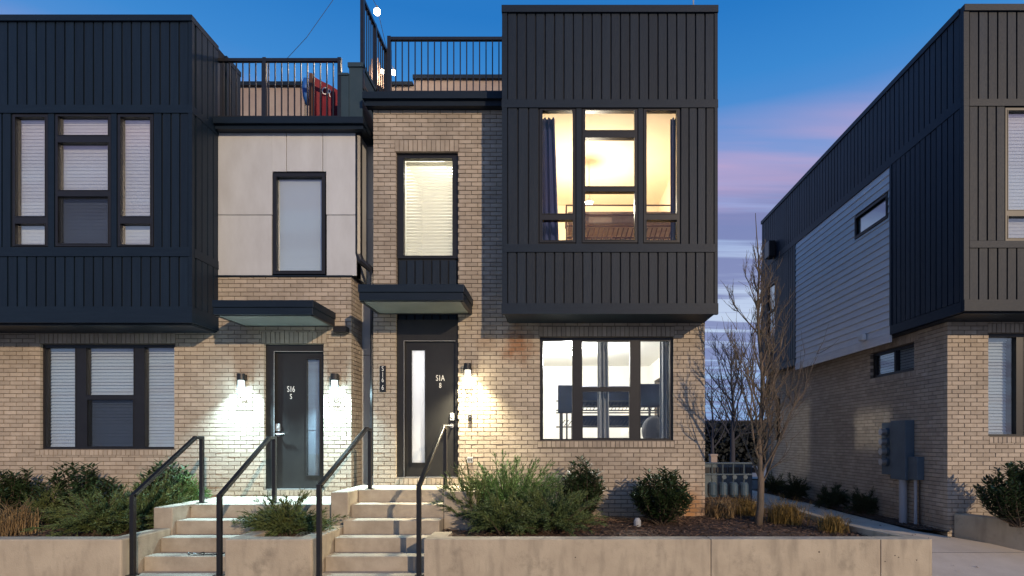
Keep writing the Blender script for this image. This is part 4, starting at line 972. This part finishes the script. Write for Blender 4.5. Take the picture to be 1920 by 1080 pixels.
# ------------------------------------------------------------------ plants
def rdir(el0, el1, az=None):
    a = rnd.uniform(0, 2 * math.pi) if az is None else az; e = math.radians(rnd.uniform(el0, el1))
    return Vector((math.cos(a) * math.cos(e), math.sin(a) * math.cos(e), math.sin(e)))
def juniper(x, y, z, rx, rz, m, label, n=70, ry=None, lean=0.0):
    n = int(n * 1.35); rx *= 1.08; rz *= 1.12
    t = thing('juniper_shrub', (x, y, z), label, 'shrub', 'spreading juniper shrubs')
    st, fo = MB(), MB(); ry = ry or rx * .7
    for i in range(n):
        a = rnd.uniform(0, 2 * math.pi); el = math.radians(rnd.triangular(4, 80, 32))
        d = Vector((math.cos(a) * math.cos(el) * rx, math.sin(a) * math.cos(el) * ry, math.sin(el) * rz * 1.15 + .05)) * rnd.uniform(.55, 1.16)
        d.x += lean * d.z
        p0 = Vector((x + rnd.uniform(-.12, .12) * rx, y + rnd.uniform(-.1, .1), z)); K = 7; pts = []
        for k in range(K + 1):
            f = k / K; pts.append(p0 + d * f + Vector((0, 0, -.18 * rz * f * f * (1 - math.sin(el)) + .05 * math.sin(f * 3))) + Vector((rnd.uniform(-.012, .012), rnd.uniform(-.012, .012), 0)))
        if i % 2 == 0: st.tube(pts, [.010 * (1 - .8 * k / K) for k in range(K + 1)], 4, False)
        for k in range(2, K + 1):
            tdir = (pts[k] - pts[k - 1]).normalized()
            for _ in range(5):
                base = pts[k - 1].lerp(pts[k], rnd.random())
                sd = (tdir * rnd.uniform(.9, 1.5) + Vector((rnd.gauss(0, .36), rnd.gauss(0, .36), rnd.gauss(0.12, .28)))).normalized()
                ln = rnd.uniform(.07, .16) * (1.15 - .35 * k / K)
                for s in range(7):
                    f = (s + .3) / 7; q = base + sd * ln * f + Vector((0, 0, -.02 * f * f))
                    nd = (sd + Vector((rnd.gauss(0, .34), rnd.gauss(0, .34), rnd.gauss(0, .34)))).normalized()
                    sidev = nd.cross(Vector((rnd.gauss(0, 1), rnd.gauss(0, 1), rnd.gauss(0, 1)))).normalized() * rnd.uniform(.0035, .006)
                    L_ = rnd.uniform(.025, .05)
                    fo.face([q - sidev, q + sidev, q + nd * L_])
    st.build('stem', M['stem'], t, fix=False); fo.build('foliage', M[m], t, kind='stuff', fix=False)
    return t
def laurel(x, y, z, r, h, label, n=46, m='laurel', leaf=.118):
    n = int(n * 1.5); r *= 1.1; h *= 1.06
    t = thing('laurel_shrub', (x, y, z), label, 'shrub', 'broad leaved laurel shrubs')
    st, fo = MB(), MB()
    for i in range(n):
        a = rnd.uniform(0, 2 * math.pi); sp = math.sqrt(rnd.random())
        tip = Vector((x + math.cos(a) * r * sp * .95, y + math.sin(a) * r * sp * .8, z + h * (1 - .42 * sp * sp) * rnd.uniform(.72, 1.06)))
        p0 = Vector((x + rnd.uniform(-.05, .05), y + rnd.uniform(-.05, .05), z)); mid = p0.lerp(tip, .5) + Vector((math.cos(a) * r * sp * .2, math.sin(a) * r * sp * .15, -.02))
        pts = [p0, mid, tip]; st.tube(pts, [.009, .006, .003], 4, False)
        nl_ = 34
        for j in range(nl_):
            f = .18 + .82 * (j / nl_) ** .7
            q = p0.lerp(mid, f * 2) if f < .5 else mid.lerp(tip, f * 2 - 1)
            aa = j * 2.4 + rnd.uniform(-.4, .4); up = rnd.uniform(.25, .9) if f > .6 else rnd.uniform(-.1, .6)
            d = Vector((math.cos(aa), math.sin(aa), up)).normalized(); s_ = d.cross(Vector((0, 0, 1))).normalized(); nn = s_.cross(d)
            L_ = leaf * rnd.uniform(.7, 1.15); w_ = L_ * .17
            m1 = q + d * L_ * .45 - nn * .006; e = q + d * L_ - nn * .012 * rnd.random()
            fo.face([q, m1 - s_ * w_ + nn * .006, m1]); fo.face([q, m1, m1 + s_ * w_ + nn * .006]); fo.face([m1 - s_ * w_ + nn * .006, e, m1]); fo.face([m1, e, m1 + s_ * w_ + nn * .006])
    st.build('stem', M['stem'], t, fix=False); fo.build('foliage', M[m], t, kind='stuff', fix=False)
    return t
def grass(x, y, z, r, h, m, label, n=260, name='grass_tuft'):
    n = int(n * 2.0); r *= 1.3; h *= 1.0
    b = MB()
    for i in range(n):
        a = rnd.uniform(0, 2 * math.pi); p = Vector((x + rnd.gauss(0, r * .24), y + rnd.gauss(0, r * .24), z)); out = r * rnd.uniform(.15, 1.1); hh = h * rnd.uniform(.55, 1.1)
        d = Vector((math.cos(a), math.sin(a), 0)); s_ = Vector((-math.sin(a), math.cos(a), 0)) * rnd.uniform(.0025, .005)
        q1 = p + d * out * .35 + Vector((0, 0, hh * .62)); q2 = p + d * out * 1.15 + Vector((0, 0, hh * rnd.uniform(.45, 1.0)))
        i0 = [b.vert(v) for v in (p - s_, p + s_, q1 + s_ * .8, q1 - s_ * .8, q2)]
        b.f.append([i0[0], i0[1], i0[2], i0[3]]); b.f.append([i0[3], i0[2], i0[4]])
    o = b.build(name, M[m], None, (x, y, z), fix=False); return tag(o, label, 'grass tuft', 'ornamental grass tufts')

bz = -1.19
def at(px, Y): return PX(px, Y)
# left bed
laurel(at(18, 8.1), 8.1, bz, .42, .78, 'dark laurel shrub cut by the picture edge above the straw grass')
laurel(at(150, 7.95), 7.95, bz, .50, .86, 'dark laurel shrub under the blinded lower window')
juniper(at(95, 7.7), 7.7, bz, .30, .35, 'juniper', 'small dark juniper tucked in behind the straw grass', 40)
juniper(at(195, 7.3), 7.3, bz, .70, .36, 'juniper', 'broad olive juniper sprawling over the stained planter wall', 95)
juniper(at(275, 7.6), 7.6, bz, .48, .50, 'juniper', 'tall olive juniper close behind the first handrail', 95, lean=.2)
laurel(at(312, 8.15), 8.15, bz, .36, .92, 'laurel shrub lit green by the cool lamp', 36)
juniper(at(345, 8.1), 8.1, bz + .1, .32, .42, 'juniper_lit', 'pale green juniper lit by the cool lamp beside the top post', 60)
grass(at(28, 7.15), 7.15, bz, .30, .52, 'straw', 'straw coloured dry grass tuft by the dark laurel at the picture edge', 170)
# middle bed
juniper(at(540, 7.02), 7.02, bz, .55, .34, 'juniper', 'low juniper spreading over the short planter between the steps', 100, .3)
# right bed
juniper(at(955, 8.0), 8.0, bz, .70, .70, 'juniper_lit', 'large bright juniper fanning out near the warm lamp', 200, .45)
juniper(at(893, 7.62), 7.62, bz, .34, .62, 'juniper', 'narrow juniper leaning over the cheek of the steps', 60, .25, -.25)
juniper(at(1035, 7.35), 7.35, bz, .60, .40, 'juniper', 'low olive juniper along the edge of the long planter wall', 110)
juniper(at(945, 7.2), 7.2, bz, .48, .34, 'juniper', 'low dark juniper at the step end of the long planter wall', 80)
laurel(at(1092, 8.0), 8.0, bz, .36, .86, 'laurel shrub pressed against the large bright juniper', 46)
laurel(at(1240, 7.95), 7.95, bz, .40, .76, 'round glossy laurel shrub standing alone against the brick', 62)
gg = 'bed grasses'
grass(at(1352, 8.6), 8.6, bz, .30, .40, 'straw', 'brown dry grass tuft beside the brick corner and meters')
grass(at(1395, 8.9), 8.9, bz - .03, .28, .44, 'gold', 'russet grass tuft just behind the tree trunk')
grass(at(1473, 8.0), 8.0, bz, .30, .42, 'gold', 'golden grass tuft between the tree and the path', 330)
grass(at(1562, 7.35), 7.35, bz, .22, .30, 'gold', 'small russet grass tuft in the corner of the long planter', 230)
laurel(at(1905, 7.75), 7.75, -1.17, .50, .82, 'dark laurel shrub throwing its shade on the bright brick corner', 60)
for k, (px_, Y_, r_, l_) in enumerate(((1490, 13.2, .34, 'dark low shrub nearest the far end of the side wall'), (1452, 14.6, .3, 'dark rounded shrub where the path meets the far end of the side wall'), (1560, 11.6, .26, 'dark low shrub midway along the side wall'), (1622, 10.6, .24, 'dark low shrub next to the electric meter cabinet'))):
    juniper(at(px_, Y_), Y_, -1.38, r_, r_ * 1.15, 'sedge', l_, 46)

# bare tree
def bare_tree(x, y, z, h, r0, m, label, limbs, spread, depth, name='bare_tree', n_twig=5, start=.16, curve=.5, top=.82):
    t = thing(name, (x, y, z), label, 'tree')
    tr, li, tw = MB(), MB(), MB()
    K = 14; pts = []
    ox = 0
    for k in range(K + 1):
        f = k / K; pts.append(Vector((x + .035 * math.sin(f * 5) * h * .25 + .02 * math.sin(f * 17), y + .03 * math.cos(f * 4), z + h * f)))
    tr.tube(pts, [max(.003, r0 * (1 - .93 * (k / K) ** .7)) for k in range(K + 1)], 9)
    def branch(p, d, ln, r, lev):
        n = 6; q = [p]; dd = d.copy()
        for k in range(n):
            dd = (dd + Vector((rnd.gauss(0, .10), rnd.gauss(0, .10), rnd.uniform(.02, .16) * curve))).normalized(); q.append(q[-1] + dd * ln / n)
        (li if lev == 0 else tw).tube(q, [max(.0016, r * (1 - .85 * k / n)) for k in range(n + 1)], 5 if lev == 0 else 4, False)
        if lev < depth:
            for j in range(n_twig):
                i = rnd.randint(1, n); b_ = (q[i] - q[i - 1]).normalized()
                nd = (b_ + Vector((rnd.gauss(0, .5), rnd.gauss(0, .5), rnd.gauss(.15, .35)))).normalized()
                branch(q[i], nd, ln * rnd.uniform(.35, .6), r * .5, lev + 1)
    for i in range(limbs):
        f = start + (top - start) * (i / limbs) ** 1.1
        k = f * K; p = pts[int(k)].lerp(pts[min(int(k) + 1, K)], k - int(k)); a = i * 2.4 + rnd.uniform(-.4, .4)
        e = math.radians(rnd.uniform(42, 68)); d = Vector((math.cos(a) * math.cos(e), math.sin(a) * math.cos(e) * .8, math.sin(e)))
        branch(p, d, spread * (1.15 - 1.15 * f) * rnd.uniform(.8, 1.2), r0 * .38 * (1 - .6 * f), 0)
    tr.build('trunk', M[m], t, smooth=True, fix=False); li.build('branch', M[m], t, smooth=True, fix=False); tw.build('twigs', M[m], t, kind='stuff', fix=False)
    return t
bare_tree(at(1423, 7.85), 7.85, -1.2, 4.3, .056, 'bark', 'slender bare tree with upright twigs in the corner of the long planter', 32, 1.24, 2, n_twig=6, start=.13, curve=1.3, top=.86)
bare_tree(at(1372, 24), 24, -1.4, 6.0, .13, 'far_bark', 'distant bare tree with wide tangled branches beyond the gap', 18, 3.4, 3, n_twig=4, start=.22, curve=.3)
bare_tree(at(1335, 28), 28, -1.4, 4.8, .11, 'far_bark', 'distant small bare tree half hidden behind the brick corner', 11, 3.0, 3, n_twig=4, start=.2, curve=.3)

lf = MB()
for _ in range(150):
    y = rnd.uniform(6.5, 13); x = rnd.uniform(3.95, 5.4) if rnd.random() < .5 else rnd.choice((4.0, 5.35)) + rnd.gauss(0, .12)
    if y < 8.8 and x < 4.2: continue
    z = (-1.86 + (y - 6.36) * .23 if y < 7.0 else -1.70 + (y - 7) * .21 if y < 7.8 else -1.53 + (y - 7.8) * .135 if y < 8.8 else -1.39) + .012
    a = rnd.uniform(0, 6.28); l = rnd.uniform(.012, .026); d = Vector((math.cos(a) * l, math.sin(a) * l, rnd.uniform(-.2, .5) * l)); e = Vector((-math.sin(a) * l * .6, math.cos(a) * l * .6, rnd.uniform(-.3, .3) * l))
    o = Vector((x, y, z)); lf.face([o - d, o - e, o + d, o + e])
tag(lf.build('fallen_leaves', M['chip'], fix=False), 'scattered brown leaves lying on the path', 'leaves', kind='stuff')

# ------------------------------------------------------------------ gap between the houses and beyond
gm = thing('gas_meter', (at(1360, 10.5), 10.5, -1.35), 'row of blue grey gas meters on a pipe behind the grasses', 'gas meter')
b = MB(); b.tube([(2.42, 10.3, -1.35), (2.42, 10.3, -.42), (3.5, 10.3, -.42)], .02, 8); b.tube([(2.55, 10.3, -.62), (3.5, 10.3, -.62)], .014, 8); b.build('manifold', M['meter'], gm)
for k in range(4):
    x = 2.78 + k * .19
    b = MB(); b.tube([(x, 10.3, -1.02), (x, 10.3, -.98), (x, 10.3, -.80), (x, 10.3, -.76)], [.06, .082, .082, .06], 14); mm = b.build('meter_body', M['meter_tank'], gm, smooth=False)
    b = MB(); b.tube([(x, 10.24, -.66), (x, 10.20, -.66)], .04, 12); b.tube([(x, 10.3, -.76), (x, 10.3, -.42)], .014, 6); b.build('regulator', M['meter'], mm)
b = MB()
for k in range(9): b.box(at(1322, 12.6) + k * .13, at(1322, 12.6) + k * .13 + .10, 12.6, 12.62, -.72, -.60)
cr_ = thing('condenser_unit', (at(1360, 12.6), 12.8, -1.4), 'long blue grey condenser cabinet with a louvred rim behind the gas meters', 'air conditioner')
b.build('louvre', M['black'], cr_)
quick('cabinet', M['meter'], cr_, (at(1318, 12.6), at(1412, 12.6), 12.63, 13.4, -1.4, -.52), bevel=.02)
# hedge beyond: many leaf clumps
hb = MB()
for _ in range(9000):
    x = rnd.uniform(4, 17); y = rnd.uniform(33, 36); zt2 = 1.05 + .35 * noise.noise(Vector((x * .6, 0, 0))); z = rnd.uniform(-1.4, zt2)
    s_ = rnd.uniform(.06, .16); d1 = Vector((rnd.gauss(0, 1), rnd.gauss(0, 1), rnd.gauss(0, 1))).normalized() * s_; d2 = d1.cross(Vector((rnd.gauss(0, 1), rnd.gauss(0, 1), rnd.gauss(0, 1)))).normalized() * s_ * .7
    o = Vector((x, y, z)); hb.face([o - d1 - d2, o + d1 - d2, o + d1 + d2, o - d1 + d2])
tag(hb.build('far_hedge', M['hedge_dark'], None, (10, 34, -1.4), fix=False), 'dark evergreen hedge across the far side of the parking lot', 'hedge', kind='stuff')
fw_ = thing('boundary_wall', (10, 37, -1.4), 'long dark boundary wall behind the far hedge', 'wall')
quick('wall', M['hedge_dark'], fw_, (2, 26, 37, 37.4, -1.4, 1.15)); quick('coping', M['trim'], fw_, (1.9, 26.1, 36.9, 37.5, 1.152, 1.26))
st_ = thing('stone_pillar', (at(1339, 26), 26, -1.4), 'pale stone pillar standing at the edge of the parking lot', 'pillar')
quick('shaft', M['parapet'], st_, (at(1333, 26), at(1345, 26), 26, 26.3, -1.4, -.72), bevel=.02); quick('cap', M['parapet'], st_, (at(1332, 26), at(1346, 26), 25.97, 26.33, -.718, -.64))
for k, (a_, z_) in enumerate(((1320, 690), (1320, 732))):
    b = MB(); b.tube([(PX(1300, 30), 30, PZ(a_ + 4, 30)), (PX(1380, 30), 30, PZ(a_ - 50, 30)), (PX(1470, 30), 30, PZ(a_ - 125, 30)), (PX(1620, 30), 30, PZ(a_ - 250, 30))], .036, 5)
    tag(b.build('power_line', M['black'], None, (PX(1300, 30), 30, PZ(a_, 30))), ('upper' if k == 0 else 'lower') + ' of the two dark power lines crossing the sky behind the bare tree', 'power line', 'power lines')
wp = MB(); wp.tube([(PX(1195, 7.8), 7.8, bz - .02), (PX(1195, 7.8), 7.8, bz + .09), (PX(1195, 7.8), 7.8, bz + .13)], [.05, .05, .03], 12)
tag(wp.build('drain_cap', M['pvc'], None, (PX(1195, 7.8), 7.8, bz)), 'small pale plastic drain cap in the mulch beside the round laurel', 'drain cap')
